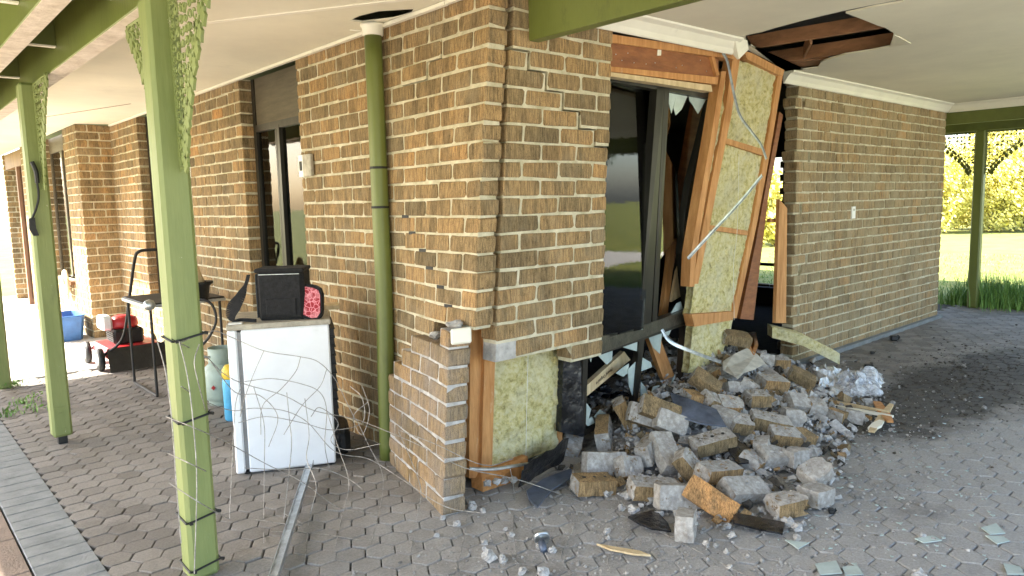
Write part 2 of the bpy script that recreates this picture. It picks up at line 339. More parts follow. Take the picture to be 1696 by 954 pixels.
# ------------------------------------------------------------ ground
b = MB(); b.add([(-300,-300,-.06),(300,-300,-.06),(300,300,-.06),(-300,300,-.06)], [(0,1,2,3)]); struct(b, 'lawn', M['lawn'])
b = MB(); b.add([(-4.25,-5.2,-.022),(8.25,-5.2,-.022),(8.25,4.9,-.022),(-4.25,4.9,-.022)], [(0,1,2,3)]); struct(b, 'sand_bed', M['sand'])
b = MB()
def paver(cx, cy, rx, ry, poly=None, gap=.0024):
    b.tone = random.random(); dz = random.gauss(0, .0012); tx, ty = random.gauss(0,.006), random.gauss(0,.006)
    base = poly or [(cx+rx*a, cy+ry*c) for a, c in ((-1,0),(-.5,-1),(.5,-1),(1,0),(.5,1),(-.5,1))]
    rs = []
    for z, k in ((-.03, 0), (-.005, 0), (-.0012, .0015), (0, .0045)):
        rs.append([Vector((cx+(x-cx)*(1-(gap+k)/rx), cy+(y-cy)*(1-(gap+k)/ry), z+dz+tx*(x-cx)+ty*(y-cy))) for x, y in base])
    b.rings(rs)
px_, py_ = .1035, .12
for i in range(-16, 80):
    for j in range(-43, 42):
        x, y = i*px_, j*py_+(i % 2)*py_/2
        if not (-1.57 < x < 8.15 and -4.4 < y < 4.85): continue
        if x > 1.2 and .5 < y: continue
        if x > .25 and y > 1.2: continue
        paver(x+random.gauss(0,.0012), y+random.gauss(0,.0012), .0692, .06)
PAVING = struct(b, 'paving', M['paver'])
b = MB()
for j in range(-40, 90):
    y = j*.116; 
    if y > 8.3 or y < -4.4: continue
    b.bbox((-1.828, y+.002, -.04), (-1.607, y+.1125, .001+random.gauss(0,.0008)), .004); b.tn[-1] = random.random()
struct(b, 'edge_strip', M['edgepaver'])
b = MB()
for i in range(8):
    for j in range(-11, 24):
        x1 = -1.835-i*.4; b.bbox((x1-.394, j*.4+(i % 2)*.2, -.04), (x1, j*.4+.394+(i % 2)*.2, -.001), .004)
struct(b, 'path', mat('tan_paving_slabs', (.20,.15,.115), .9, scale=(4,4,4), bump=.5, bscale=(80,80,80), col2=(.30,.23,.18)))
b = MB()
for j in range(0, 6): b.box((-1.6, 4.9+j*1.3, -.05), (.3, 6.19+j*1.3, .0))
struct(b, 'sunlit_path', M['concrete'])
b = MB(); b.box((-9,-16,-.055),(16,-5.21,-.03)); b.box((-9,-5.2,-.055),(-5.1,10,-.03)); struct(b, 'driveway', M['concrete'])  # unseen pale concrete added to bounce sunlight up to the ceiling
# ------------------------------------------------------------ house
HOUSE = thing('brick_house', 'brown brick house with smashed corner wall and green veranda', 'house', (0,0,0))
RH = .086
def shx(u, z):        # the corner leans: its foot was pushed towards the camera's left
    return -(2.3-z)*(.098-.05*max(0, min(1, u/.83)))
def brickwall(name, P, ua, ub, r0=0, r1=28, mask=None, mort='mortar', par=None, label=None, thick=.11, phase=0, tfn=None, rough=.0024, jend=0, pin=.0042, bm='brick'):
    b = MB()
    for r in range(r0, r1):
        u = ua-(.12 if (r+phase) % 2 else 0); z0 = r*RH; z1 = z0+.074
        while u < ub-.02:
            a, c = max(u, ua), min(u+.2275, ub); full = min(u+.24, ub)
            off = Vector((0,0,0)); keep = True; kind = 0
            if jend: 
                jr_ = random.Random(r*7+jend).uniform(-.007,.006)
                a_ = a; a = a+(jr_ if a < ua+.001 else 0)
            if mask:
                q = mask(r, a, c)
                if q is None: keep = False
                elif q is True: pass
                elif isinstance(q, int): kind = q
                else: off = q
            if keep and c-a > .025:
                b.tone = min(1, max(0, random.gauss(.52, .15))) if tfn is None else tfn()
                j = lambda: random.gauss(0, rough)
                e = random.uniform(.005,.011); o = [(a+e,z0),(c-e,z0),(c,z0+e),(c,z1-e),(c-e,z1),(a+e,z1),(a,z1-e),(a,z0+e)]
                if kind != 1:
                    o = [(x+j(), z+j()) for x, z in o]; mu, mz = (a+c)/2, (z0+z1)/2
                    pr = -abs(random.gauss(0, .0014))
                    rs = []
                    for d, k in ((0, .0055), (.0015, .002), (.006, 0), (thick-.002, 0), (thick, .002)):
                        rs.append([P(x+(k if x < mu else -k), z+(k if z < mz else -k), d+(pr if d < .02 else 0))+off for x, z in o])
                    b.rings(rs, mi=0)
                mi = 2 if kind == 1 else 1
                m0, m1 = (a-.0005 if a > ua+.006 else a+.006), (full+.0005 if full < ub-.001 else ub-.006); zz = z0-.0125
                jj = lambda: pin
                vs = [P(m0,zz,jj())+off, P(m1,zz,jj())+off, P(m1,z1+.0005,jj())+off, P(m0,z1+.0005,jj())+off]
                k2 = thick-.006
                vs += [P(m0+.004,zz,k2)+off, P(m1-.004,zz,k2)+off, P(m1-.004,z1+.0005,k2)+off, P(m0+.004,z1+.0005,k2)+off]
                b.add(vs, [(7,6,5,4),(0,4,5,1),(1,5,6,2),(2,6,7,3),(3,7,4,0)], mi)
                nq = 6; fr = [P(m0+(m1-m0)*q/nq, z_, pin+random.gauss(0,.0009) if 0 < q < nq else pin)+off for z_ in (zz, (zz+z1)/2, z1+.0005) for q in range(nq+1)]
                b.add(fr, [(k_*(nq+1)+q, k_*(nq+1)+q+1, (k_+1)*(nq+1)+q+1, (k_+1)*(nq+1)+q) for k_ in range(2) for q in range(nq)], mi)
            u += .24
    o = b.build(name, [M[bm], M[mort], M['mortar_grey']], par or HOUSE)
    if label: o['label'] = label
    return o
def sstep(a, c, x): t = max(0, min(1, (x-a)/(c-a))); return t*t*(3-2*t)
# left wall, plane x=0
def PL(u, z, d): return Vector((d+shx(0, z)*(1-sstep(.05, 1.15, u)), u, z))
def mL(r, a, c):
    if r < 10:
        lim = .13+.085*(10-r)
        lim = min(lim, .80)
        if a < lim-.06: return None
        return True
    if r == 10:
        if c < .20: return None
    # stair-step crack with the mortar knocked out, and the upper crack
    if r in (24, 25) and a > .25 and a < .5: return Vector((-.006, .006, .006))
    return True
brickwall('brick_wall', PL, 0, 1.96, mask=mL, jend=5, label='side wall of brown bricks with stepped cracks and its lower corner gone')
b = MB()       # knocked-out joints: black strips paint the shade of the empty sockets
for r, y in ((16, .70), (15, .62), (14, .50), (13, .42), (12, .30), (11, .22)):
    p = PL(y, r*RH-.009, -.002); b.box((p.x, y-.03, p.z-.006), (p.x+.004, y+.03, p.z+.010))
b.build('open_joint', M['black'], HOUSE)
# corner pier, plane y=0
def PR(u, z, d): return Vector((u+shx(u, z), d, z))
def mR(r, a, c):
    if r <= 6: return None
    if r == 7: return None if a < .52 else (1 if a < .60 else True)
    if r == 8: return None if a < .0 else True
    if r == 9: return (1 if a < .2 else True)
    st = {24: .30, 23: .42, 22: .47, 21: .50, 20: .62, 19: .75}
    lim = .125 if r > 24 else st.get(r, 9)
    if a >= lim-.06 and r >= 19: return Vector((.015, -.004, .010))
    return True
def mR2(r, a, c):
    if r < 7: return None
    if r == 7: return None if c < .62 else (1 if a < .5 else True)
    if r == 8: return (1 if a < .20 else True)
    return mR(r, a, c) if r > 9 else True
brickwall('brick_wall', PR, .1275, .83, mask=mR2, phase=1, jend=3, label='brick pier beside the window with a long vertical crack, hanging over the hole')
EO = (at(1308,350,x=6.9).y, at(1255,350,x=6.9).y, at(1285,474,x=6.9).z, at(1285,262,x=6.9).z)
# far wall, plane y=.35
def PF(u, z, d): return Vector((u, .35+d, z))
def mF(r, a, c):
    lim = 5.55+ (r-18)*.12
    if 12 < r < 24 and a > lim: return Vector((.004, -.003, .002))
    if a < FX0+.05 and r in (5, 9, 10, 15, 20, 25): return Vector((-.02, .01, 0))
    return True
FX0 = at(1317,380,y=.35).x
brickwall('brick_wall', PF, FX0, 6.95, mask=mF, mort='mortar', pin=.006, bm='brick_far', label='far brown brick wall with white socket')
brickwall('brick_wall', lambda u,z,d: Vector((6.95-d, .465+u, z)), 0, 5, mask=lambda r,a,c: None if (EO[0] < a+.465 < EO[1] and EO[2] < r*RH < EO[3]) else True, label='end wall of brown bricks')
b = MB(); b.box((3.55,.30,-.02), (6.97,.349,.035)); b.build('footing', M['edgepaver'], HOUSE)
# left wall beyond the window openings
W1a, W1b = 1.96, 2.92
brickwall('brick_wall', lambda u,z,d: Vector((d,u,z)), W1b, 4.12, label='brick pier between two side windows')
brickwall('brick_wall', lambda u,z,d: Vector((d,u,z)), 4.13, 5.62, 0, 6, label='low brick wall under the second side window')
brickwall('brick_wall', lambda u,z,d: Vector((d,u,z)), 5.63, 6.70, label='brick wall beside the stepped-out corner')
XS = -.34
brickwall('brick_wall', lambda u,z,d: Vector((u, 6.70+d, z)), XS, 0.10, label='end face of stepped-out wall, orange brown bricks')
brickwall('brick_wall', lambda u,z,d: Vector((XS+d, u, z)), 6.815, 7.4, label='sunlit side of the stepped-out wall')
brickwall('brick_wall', lambda u,z,d: Vector((XS+u, 8.75+d, z)), 0, .35, label='narrow brick reveal beside the far window')
brickwall('brick_wall', lambda u,z,d: Vector((XS+d, u, z)), 7.41, 8.74, 0, 7, label='low sunlit bricks under the far window')
brickwall('brick_wall', lambda u,z,d: Vector((XS+d, u, z)), 8.87, 10.4, label='sunlit brick pier beyond the far window')
brickwall('brick_wall', lambda u,z,d: Vector((XS+u, 12.1+d, z)), 0, .35, label='farthest brick reveal')
# room inside
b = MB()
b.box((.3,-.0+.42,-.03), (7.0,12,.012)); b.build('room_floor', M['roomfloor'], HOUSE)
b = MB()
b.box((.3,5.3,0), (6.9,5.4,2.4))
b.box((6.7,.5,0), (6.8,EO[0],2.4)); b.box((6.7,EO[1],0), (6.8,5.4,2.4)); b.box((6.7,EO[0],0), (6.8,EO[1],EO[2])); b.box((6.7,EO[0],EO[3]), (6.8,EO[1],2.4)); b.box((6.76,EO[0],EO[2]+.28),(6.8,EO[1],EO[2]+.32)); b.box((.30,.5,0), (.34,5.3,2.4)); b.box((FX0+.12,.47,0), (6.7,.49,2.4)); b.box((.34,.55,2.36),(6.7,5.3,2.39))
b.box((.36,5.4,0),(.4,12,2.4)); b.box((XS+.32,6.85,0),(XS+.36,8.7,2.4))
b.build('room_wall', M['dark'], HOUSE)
# ---- ceilings, roof
from mathutils.geometry import tessellate_polygon
def sheet(name, outer, holes, z, th, m_, label=None):
    loops = [[Vector((x, y, 0)) for x, y in lp] for lp in [outer]+holes]; flat = [v for l in loops for v in l]
    b = MB(); n = len(flat); b.v = [Vector((v.x, v.y, z)) for v in flat]+[Vector((v.x, v.y, z+th)) for v in flat]
    for t in tessellate_polygon(loops): b.face(tuple(t)); b.face(tuple(i+n for i in t[::-1]))
    o = 0
    for l in loops:
        for i in range(len(l)): j = (i+1) % len(l); b.face((o+i, o+j, o+j+n, o+i+n))
        o += len(l)
    q = b.build(name, m_, HOUSE)
    if label: q['label'] = label
    return q
def xy(px, py, z=2.4): p = at(px, py, z=z); return (p.x, p.y)
BX = .22
pipehole = [(-.20,.80),(-.17,.66),(-.05,.52),(-.012,.60),(-.03,.74),(-.12,.90),(-.19,.92)]
sheet('soffit', [(-1.22,-3.5),(BX,-3.5),(BX,-.02),(.0,.02),(0,6.6),(XS,6.69),(XS,12.5),(-1.22,12.5)], [pipehole], 2.4, .008, M['cream'], 'flat cream soffit over the side veranda')
hole = [xy(*q) for q in ((1234,59),(1262,53),(1285,46),(1330,34),(1397,18),(1445,8),(1495,-1),(1497,3),(1450,11),(1401,22),(1428,32),(1455,43),(1466,46),(1479,54),(1484,60),(1476,70),(1474,77),(1440,84),(1400,90),(1372,98),(1360,103),(1355,112),(1330,115),(1301,119),(1280,104),(1240,84))]
sheet('ceiling', [(.32,-3.5),(8.0,-3.5),(8.0,.34),(3.35,.34),(3.30,.34),(2.2,-.02),(.32,-.02)], [hole], 2.4, .010, M['cream'], 'cream veranda ceiling with a jagged hole torn in it')
b = MB(); P3 = [at(1480,57,z=2.4), at(1509,73,z=2.38), at(1475,78,z=2.395)]; b.prism(P3, (0,0,.008)); b.build('ceiling_flap', M['cream'], HOUSE)
b = MB(); b.box((-4.25,-3.6,2.66), (9.0,6.5,2.70)); b.box((.0,6.5,2.66), (9.0,14,2.70)); b.box((-.52,6.5,2.60),(-.02,14,2.64))
b.box((-4.25,-3.6,2.45),(9.0,-3.56,2.66)); b.box((8.96,-3.56,2.2),(9.0,14,2.66)); b.box((-4.25,6.46,2.45),(-.53,6.5,2.66))
b.build('roof', M['roofm'], HOUSE)
b = MB(); b.box((-4.25,-3.55,2.62), (-1.25,6.45,2.635)); b.build('roof_lining', M['green_dark'], HOUSE)
b = MB()      # torn-open rafters
for q0, q1, h in (((1240,81),(1462,45),.085), ((1268,107),(1484,76),.09)):
    p0, p1 = at(*q0, z=2.415), at(*q1, z=2.415); d = (p1-p0).normalized(); n_ = Vector((-d.y, d.x, 0))*.035
    if n_.y < 0: n_ = -n_
    p0 -= d*.25; p1 += d*.8; b = MB(); b.prism([p0, p1, p1+Vector((0,0,h)), p0+Vector((0,0,h))], n_); b.build('rafter', M['timber_dark'], HOUSE)
b = MB(); p0, p1 = at(1330,96,z=2.42), at(1345,66,z=2.42); b.prism([p0, p0+Vector((.03,0,0)), p0+Vector((.03,0,.09)), p0+Vector((0,0,.09))], (p1-p0)*.8)
b.build('rafter_strut', M['timber_dark'], HOUSE)
b = MB()
slab(b, [(1300,104),(1372,98),(1358,112),(1300,119)], (0,0,.02), z=2.42); b.build('torn_lining_board', M['timber_dark'], HOUSE)
# cornices (coved strips)
def cornice(pa, pb, nrm, name='cornice'):
    b = MB(); n_ = Vector(nrm); pr = [(0,0),(.006,0),(.012,.006),(.025,.03),(.055,.065),(.085,.078),(.09,.088),(0,.088)]
    r0 = [pa+n_*a+Vector((0,0,c)) for a, c in pr]; r1 = [pb+n_*a+Vector((0,0,c)) for a, c in pr]; b.rings([r0, r1]); return b.build(name, M['cream_trim'], HOUSE)
cornice(Vector((.70,-.015,2.31)), Vector((1.93,-.04,2.31)), (0,-1,0))
cornice(Vector((3.30,.345,2.31)), Vector((6.95,.345,2.31)), (0,-1,0))
cornice(Vector((6.985,.34,2.31)), Vector((6.985,-3.5,2.31)), (-1,0,0))
b = MB(); slab(b, [(1218,68,-.10),(1237,62,-.10),(1240,82,-.10),(1224,98,-.07),(1213,86,-.05)], (0,.012,.0))
b.build('broken_cornice_end', M['cream_trim'], HOUSE)
b = MB(); b.box((-.022,-.05,2.382), (-.001,.35,2.399)); 
b.prism([Vector((-.03,.3,2.378)),Vector((-.005,.3,2.378)),Vector((-.005,6.6,2.378)),Vector((-.03,6.6,2.378))], (0,0,.018))
b.build('soffit_trim', M['cream_trim'], HOUSE)
b = MB()
for q0, q1 in (((330,39),(690,-3)),):
    p0, p1 = at(*q0, z=2.392), at(*q1, z=2.392); d = (p1-p0).normalized(); n_ = Vector((-d.y, d.x, 0))*.028
    b.prism([p0-d*.5, p1+d*.5, p1+d*.5+n_, p0-d*.5+n_], (0,0,.007))
b.build('soffit_batten', M['cream_trim'], HOUSE)
b = MB()
for q0, q1 in (((60,196),(216,172)), ((305,159),(345,151))):
    p0, p1 = at(*q0, z=2.397), at(*q1, z=2.397); d = (p1-p0).normalized(); n_ = Vector((-d.y, d.x, 0))*.009
    b.prism([p0, p1, p1+n_, p0+n_], (0,0,.002))
b.build('soffit_joint', M['timber_dark'], HOUSE)
# ---- green beams
def beam(x0, x1, y0, y1, z0, z1, m_='green', label=None, under=None):
    b = MB(); b.bbox((x0,y0,z0),(x1,y1,z1), .004)
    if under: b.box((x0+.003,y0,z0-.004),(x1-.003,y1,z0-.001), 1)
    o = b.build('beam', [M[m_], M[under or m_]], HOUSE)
    if label: o['label'] = label
    return o
beam(.235, .30, -3.5, -.004, 2.19, 2.398, 'green', 'olive beam running out from the cracked pier')
BA0, BA1 = -1.36, -1.27
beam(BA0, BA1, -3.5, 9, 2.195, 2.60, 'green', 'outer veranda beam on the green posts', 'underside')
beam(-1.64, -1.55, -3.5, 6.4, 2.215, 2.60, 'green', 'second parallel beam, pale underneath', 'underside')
for y in (-2.9, -1.0, .75, 1.9, 3.05, 4.3, 5.5):
    b = MB(); b.box((-1.549,y,2.30),(-1.361,y+.045,2.60)); b.box((-1.549,y+.004,2.292),(-1.361,y+.041,2.299), 1); b.build('nogging', [M['green_dark'], M['cream_trim']], HOUSE)  # pale strips below paint in light on the lower faces
    b = MB(); b.box((-4.5,y+.3,2.30),(-1.641,y+.345,2.60)); b.box((-4.5,y+.304,2.292),(-1.641,y+.341,2.299), 1); b.build('nogging', [M['green_dark'], M['cream_trim']], HOUSE)
beam(6.99, 7.06, -3.5, .6, 2.18, 2.398, 'green_dark', 'dark green beam over the far wall end')
beam(7.98, 8.05, -3.5, 1.2, 2.16, 2.30, 'green_dark', 'thin outer edge beam over the right post')
sheet('ceiling', [(7.07,-3.5),(8.9,-3.5),(8.9,1.6),(7.07,1.6)], [], 2.31, .008, M['cream'], 'outer strip of ceiling past the dark beam')
b = MB(); b.prism([Vector((7.07,.5,2.302)),Vector((7.07,.54,2.302)),Vector((8.0,.08,2.302)),Vector((8.0,.04,2.302))], (0,0,.006)); b.build('soffit_batten', M['cream_trim'], HOUSE)
# ---- posts with iron lace
def lace(b, o, da, A, B, n=34, seed=1):
    """cast fretwork triangle: o = top inner corner, da = direction away from post"""
    rnd = random.Random(seed); da = Vector(da); dn = da.cross(Vector((0,0,1)))*.007
    def P(a, z): return o+da*a-Vector((0,0,z))
    def edge(t): return A*(1-t)**1.7+.055
    def ribbon(pts, r=.0045): b.tube([P(a, z) for a, z in pts], r, 5)
    k = int(B/.022)
    for i in range(k): b.lump(P(.012, .012+i*.022), .009, 1, 6)
    b.tube([P(0.002, 0), P(.002, B)], .006, 5, smooth=False); b.tube([P(0, .004), P(A+.03, .004)], .006, 5, smooth=False)
    def leaf(a, z, s, ang):
        c, s_ = math.cos(ang), math.sin(ang); pts = []
        for u, v in ((0,-1),(.35,-.45),(.62,-.2),(.38,.15),(.5,.55),(.15,.5),(0,1),(-.15,.5),(-.5,.55),(-.38,.15),(-.62,-.2),(-.35,-.45)):
            pts.append(P(a+(u*c-v*s_)*s, z-(u*s_+v*c)*s)+dn*.7)
        b.prism(pts, -dn*1.4)
    z = .02
    while z < B-.02:
        e = edge(z/B); a = .03
        while a < e-.004:
            r = rnd.uniform(.014, .022); t0 = rnd.uniform(0, 6.28)
            pts = [(a+math.cos(t0+t)*r*(1-.09*i), z+math.sin(t0+t)*r*(1-.09*i)) for i, t in enumerate([.8*q for q in range(8)])]
            ribbon(pts, .0036)
            if rnd.random() < .55: leaf(a+rnd.uniform(-.01,.01), z+rnd.uniform(-.01,.01), rnd.uniform(.014,.02), rnd.uniform(0, 6.28))
            a += .044
        z += .040
    t = 0
    while t < .97:                      # hanging leaves along the free edge
        a, z = edge(t), t*B; leaf(a+.004, z+.032, .040, rnd.uniform(-.35,.35)); leaf(a-.025, z+.008, .026, rnd.uniform(-.8,.8)); t += .075
    ribbon([(edge(t_/8)-.012, t_/8*B) for t_ in range(9)], .005)
def post(x, y, w_, zt, label, la=None, mt='green_post', bottom=0.0):
    P_ = one('veranda_post', M[mt], HOUSE, lambda b: b.bbox((x-w_/2, y-w_/2, bottom), (x+w_/2, y+w_/2, zt), .014)); P_['label'] = label
    return P_
P1 = post(-1.335, .285, .112, 2.194, 'near green post with iron lace brackets and black ties')
P2 = post(-1.395, 2.60, .108, 2.194, 'second green post with a strap hanging on it', bottom=.05)
one('post_foot', M['black'], P2, lambda b: b.box((-1.42,2.57,0),(-1.37,2.63,.05)))
def plate(b):
    y = 2.60-.054
    b.box((-1.43,y-.004,.07),(-1.355,y-.0005,.24)); b.lathe([(.007,0),(.007,.005)], (-1.40,y-.009,.20), 8, Matrix.Rotation(R(90),3,'X')); b.lathe([(.007,0),(.007,.005)], (-1.385,y-.009,.10), 8, Matrix.Rotation(R(90),3,'X'))
one('post_bracket_plate', M['green_post'], P2, plate)
P3_ = post(-1.45, 4.62, .10, 2.194, 'third green post standing in the sun')
PRt = post(8.02, .30, .11, 2.16, 'green post at the paving edge in tall grass', mt='green')
for P_, x, y, A, B in ((P1,-1.315,.285-.057,.36,.62), (P1,-1.315,.285+.057,.36,.62), (P2,-1.375,2.60-.055,.34,.62), (P2,-1.375,2.60+.055,.34,.62)):
    b = MB(); s = -1 if y < (.285 if P_ is P1 else 2.6) else 1; lace(b, Vector((x,y,2.19)), (0,s,0), A, B, seed=int(A*100+s)); b.build('lace_bracket', M['green_post'], P_)
for s in (-1, 1):
    b = MB(); lace(b, Vector((8.02,.30+s*.056,2.155)), (0,s,0), .55, .52, seed=7+s); b.build('lace_bracket', M['green_dark'], PRt)
# ---- downpipe
DP = MB(); q = at(640,757,z=0); 
pts = [Vector((-.062,.90,2.335)), Vector((-.062,.90,1.4)), Vector((-.066,.895,.9)), Vector((-.085,.885,.45)), Vector((-.10,.875,.0))]
DP.tube(pts, .047, 20); DPo = DP.build('downpipe', M['green'], HOUSE, True); DPo['label'] = 'green downpipe at the side wall, bent at its foot'
one('pipe_collar', M['cream_trim'], DPo, lambda b: b.lathe([(.049,0),(.056,.005),(.058,.04),(.066,.048),(.066,.062)], (-.062,.90,2.335), 20), True)
for z in (1.63, 1.415): one('pipe_strap', M['black'], DPo, lambda b: b.lathe([(.0475,0),(.0495,.002),(.0495,.011),(.0475,.013)], (-.062+(-.002 if z<1.5 else 0),.90,z), 18))
# dark torn strip above the pipe
b = MB(); b.tube([at(580,50,z=2.398), at(610,50,z=2.39), at(655,44,z=2.392)], .004, 5); b.build('torn_soffit_edge', M['cream_trim'], HOUSE)
# ---- side window 1 (recessed, floor to ceiling)
def jamb(b, p0, p1, w, axis, d0, d1):   # upright bar along the wall: p0,p1 (u,z)
    pass
fx = .085
y_f, y_n = 2.90, 1.97
def frame1(b):
    b.box((fx,y_f-.045,0),(fx+.05,y_f,2.39)); b.box((fx,y_n,0),(fx+.05,y_n+.04,2.39)); b.box((fx+.002,y_n+.04,.0),(fx+.048,y_f-.045,.06))
    ym = at(468,330,x=fx).y
    b.box((fx-.006,ym-.02,.06),(fx+.046,ym+.02,2.02)); b.box((fx-.004,y_n+.04,2.0),(fx+.046,y_f-.045,2.05)); b.box((fx+.01,ym+.06,.06),(fx+.04,ym+.085,2.0))
WIN1 = one('window', M['frame'], HOUSE, frame1); WIN1['label'] = 'tall side window reflecting bare branches'
one('header_panel', M['header'], WIN1, lambda b: b.box((fx+.01,y_n+.04,2.05),(fx+.03,y_f-.045,2.392)))
def pane(b, lo, hi): b.box(lo, hi)
ym = at(468,330,x=fx).y
one('pane', M['glass'], WIN1, lambda b: b.box((fx+.02,y_n+.04,.06),(fx+.024,ym-.02,2.0)))
one('pane', M['glass'], WIN1, lambda b: b.box((fx+.02,ym+.02,.06),(fx+.024,y_f-.045,2.0)))
def curtain(b, p0, p1, z0, z1, amp=.02, n=40):
    p0, p1 = Vector(p0), Vector(p1); d = (p1-p0); nn = Vector((-d.y, d.x, 0)).normalized()
    a = [p0+d*(i/n)+nn*(math.sin(i*1.35)*amp+math.sin(i*.5)*amp*.6) for i in range(n+1)]
    for zz in (z0,): b.add([q+Vector((0,0,z0)) for q in a]+[q+Vector((0,0,z1)) for q in a], [(i,i+1,n+2+i,n+1+i) for i in range(n)])
one('curtain', M['curtain'], WIN1, lambda b: curtain(b, (fx+.14,y_n+.5,0),(fx+.14,y_f,0),.05,2.35), True)
# side window 2
def frame2(b):
    b.box((.085,4.125,.52),(.13,4.16,2.39)); b.box((.085,5.58,.52),(.13,5.62,2.39)); b.box((.087,4.16,1.98),(.128,5.58,2.04)); b.box((.087,4.16,.52),(.128,5.58,.57)); b.box((.083,4.80,.57),(.128,4.85,1.98))
WIN2 = one('window', M['frame'], HOUSE, frame2); WIN2['label'] = 'second side window behind the near green post'
one('header_panel', M['header'], WIN2, lambda b: b.box((.10,4.16,2.04),(.12,5.58,2.39)))
one('pane', M['glass'], WIN2, lambda b: b.box((.105,4.16,.57),(.109,4.80,1.98))); one('pane', M['glass'], WIN2, lambda b: b.box((.105,4.85,.57),(.109,5.58,1.98)))
one('curtain', M['plaster'], WIN2, lambda b: curtain(b, (.2,4.2,0),(.2,5.56,0),.55,2.35), True)
# far windows in the stepped-out wall
def frame3(b):
    b.box((XS+.09,7.4,.62),(XS+.13,7.46,2.39)); b.box((XS+.09,8.69,.62),(XS+.13,8.74,2.39)); b.box((XS+.09,7.46,2.2),(XS+.13,8.69,2.39)); b.box((XS+.09,8.0,.62),(XS+.13,8.05,2.2))
WIN3 = one('window', M['header'], HOUSE, frame3); WIN3['label'] = 'far sunlit window'
one('pane', M['glass'], WIN3, lambda b: b.box((XS+.105,7.46,.62),(XS+.109,8.69,2.2)))
one('curtain', M['cream_trim'], WIN3, lambda b: curtain(b, (XS+.16,7.46,0),(XS+.16,8.69,0),.6,2.2), True)
def frame4(b):
    b.box((XS+.02,10.42,0),(XS+.11,10.55,2.39)); b.box((XS+.02,10.55,2.15),(XS+.11,12.1,2.39)); b.box((XS+.02,11.0,0),(XS+.11,11.1,2.15))
DOOR = one('door', M['browndoor'], HOUSE, frame4); DOOR['label'] = 'brown timber door frame at the far left'
one('pane', M['glass'], DOOR, lambda b: b.box((XS+.06,10.55,.1),(XS+.065,11.0,2.15)))
# ---- damaged stud frame beside the window
def board(name, pts, m_, off=(0,.035,0), par=None, y=None, label=None, x=None, z=None, t=None):
    b = MB(); slab(b, pts, off, y=y, x=x, z=z); o = b.build(name, M[m_], par or HOUSE)
    if label: o['label'] = label
    return o
FR = MB()
# lower left: exposed studs of the corner
board('stud', [(779,515,.19),(801,515,.19),(797,792,.19),(777,792,.19)], 'timber', (0,.09,0), label='exposed corner stud')
board('stud', [(805,515,.165),(822,520,.165),(815,772,.165),(797,782,.165)], 'timber', (0,.09,0), label='exposed stud beside the insulation')
board('stud', [(756,510,.22),(776,510,.22),(776,560,.22),(756,560,.22)], 'timber', (0,.04,0))
# bulging batts: displaced grids
def batt(name, c4, th, n=26, bulge=.03, rough=.012, label=None, seed=0, edge=None):
    """c4 = TL,TR,BR,BL world corners"""
    b = MB(); TL, TR, BR, BL = c4; nrm = (TR-TL).cross(BL-TL).normalized()
    if nrm.y > 0: nrm = -nrm
    g = []
    for j in range(n+1):
        for i in range(n+1):
            u, v = i/n, j/n
            if edge: u, v = edge(u, v)
            p = TL.lerp(TR, u).lerp(BL.lerp(BR, u), v)
            e = min(1, min(i, n-i, j, n-j)/2.5)
            h = bulge*math.sin(math.pi*min(1,max(0,u)))**.4*e+rough*e*(noise.noise(p*9+Vector((seed,0,0)))*1.6+noise.noise(p*26)*1.0+noise.noise(p*60)*.9)
            if e < .5: p = p+Vector((noise.noise(p*21+Vector((seed,7,0))), 0, noise.noise(p*21+Vector((0,7,seed)))))*.011
            g.append(p+nrm*h)
    m_ = len(g); b.add(g+[p-nrm*th for p in g], [])
    for j in range(n):
        for i in range(n):
            a = j*(n+1)+i; b.face((a,a+1,a+n+2,a+n+1))
    per = [i for i in range(n)]+[i*(n+1)+n for i in range(n)]+[n*(n+1)+i for i in range(n,0,-1)]+[i*(n+1) for i in range(n,0,-1)]
    for k in range(len(per)): b.face((per[k], per[(k+1)%len(per)], per[(k+1)%len(per)]+m_, per[k]+m_))
    o = b.build(name, M['insul'], HOUSE, True)
    if label: o['label'] = label
    return o
yb = .185
batt('insulation_batt', [at(818,528,y=yb),at(932,548,y=yb),at(928,742,y=yb),at(806,782,y=yb)], .05, 40, .02, .012, 'large yellow insulation batt under the broken brick pier')
board('stud', [(929,560,.17),(937,560,.17),(931,735,.17),(925,738,.17)], 'timber', (0,.06,0))
one('string', M['string'], HOUSE, lambda b: b.tube([at(876,545,y=.14),at(873,650,y=.13),at(871,756,y=.135)], .0014, 5))
board('bottom_plate', [(797,782,.17),(874,756,.12),(874,790,.12),(800,815,.10)], 'timber', (0,.09,0), label='splintered bottom plate')
one('insulation_batt_fragment', M['mortar_grey'], HOUSE, lambda b: [b.lump(at(808+i*14,800-i*2,y=.06), .03, .7) for i in range(4)])
# black membrane jamb left of lower light
def memb(b):
    P_ = [(935,578,.13),(969,583,.12),(966,722,.12),(930,722,.13)]
    slab(b, P_, (0,.03,0))
board('jamb_membrane', [(934,576,.13),(968,584,.12),(967,724,.10),(929,716,.13)], 'sheet', (0,.04,0))
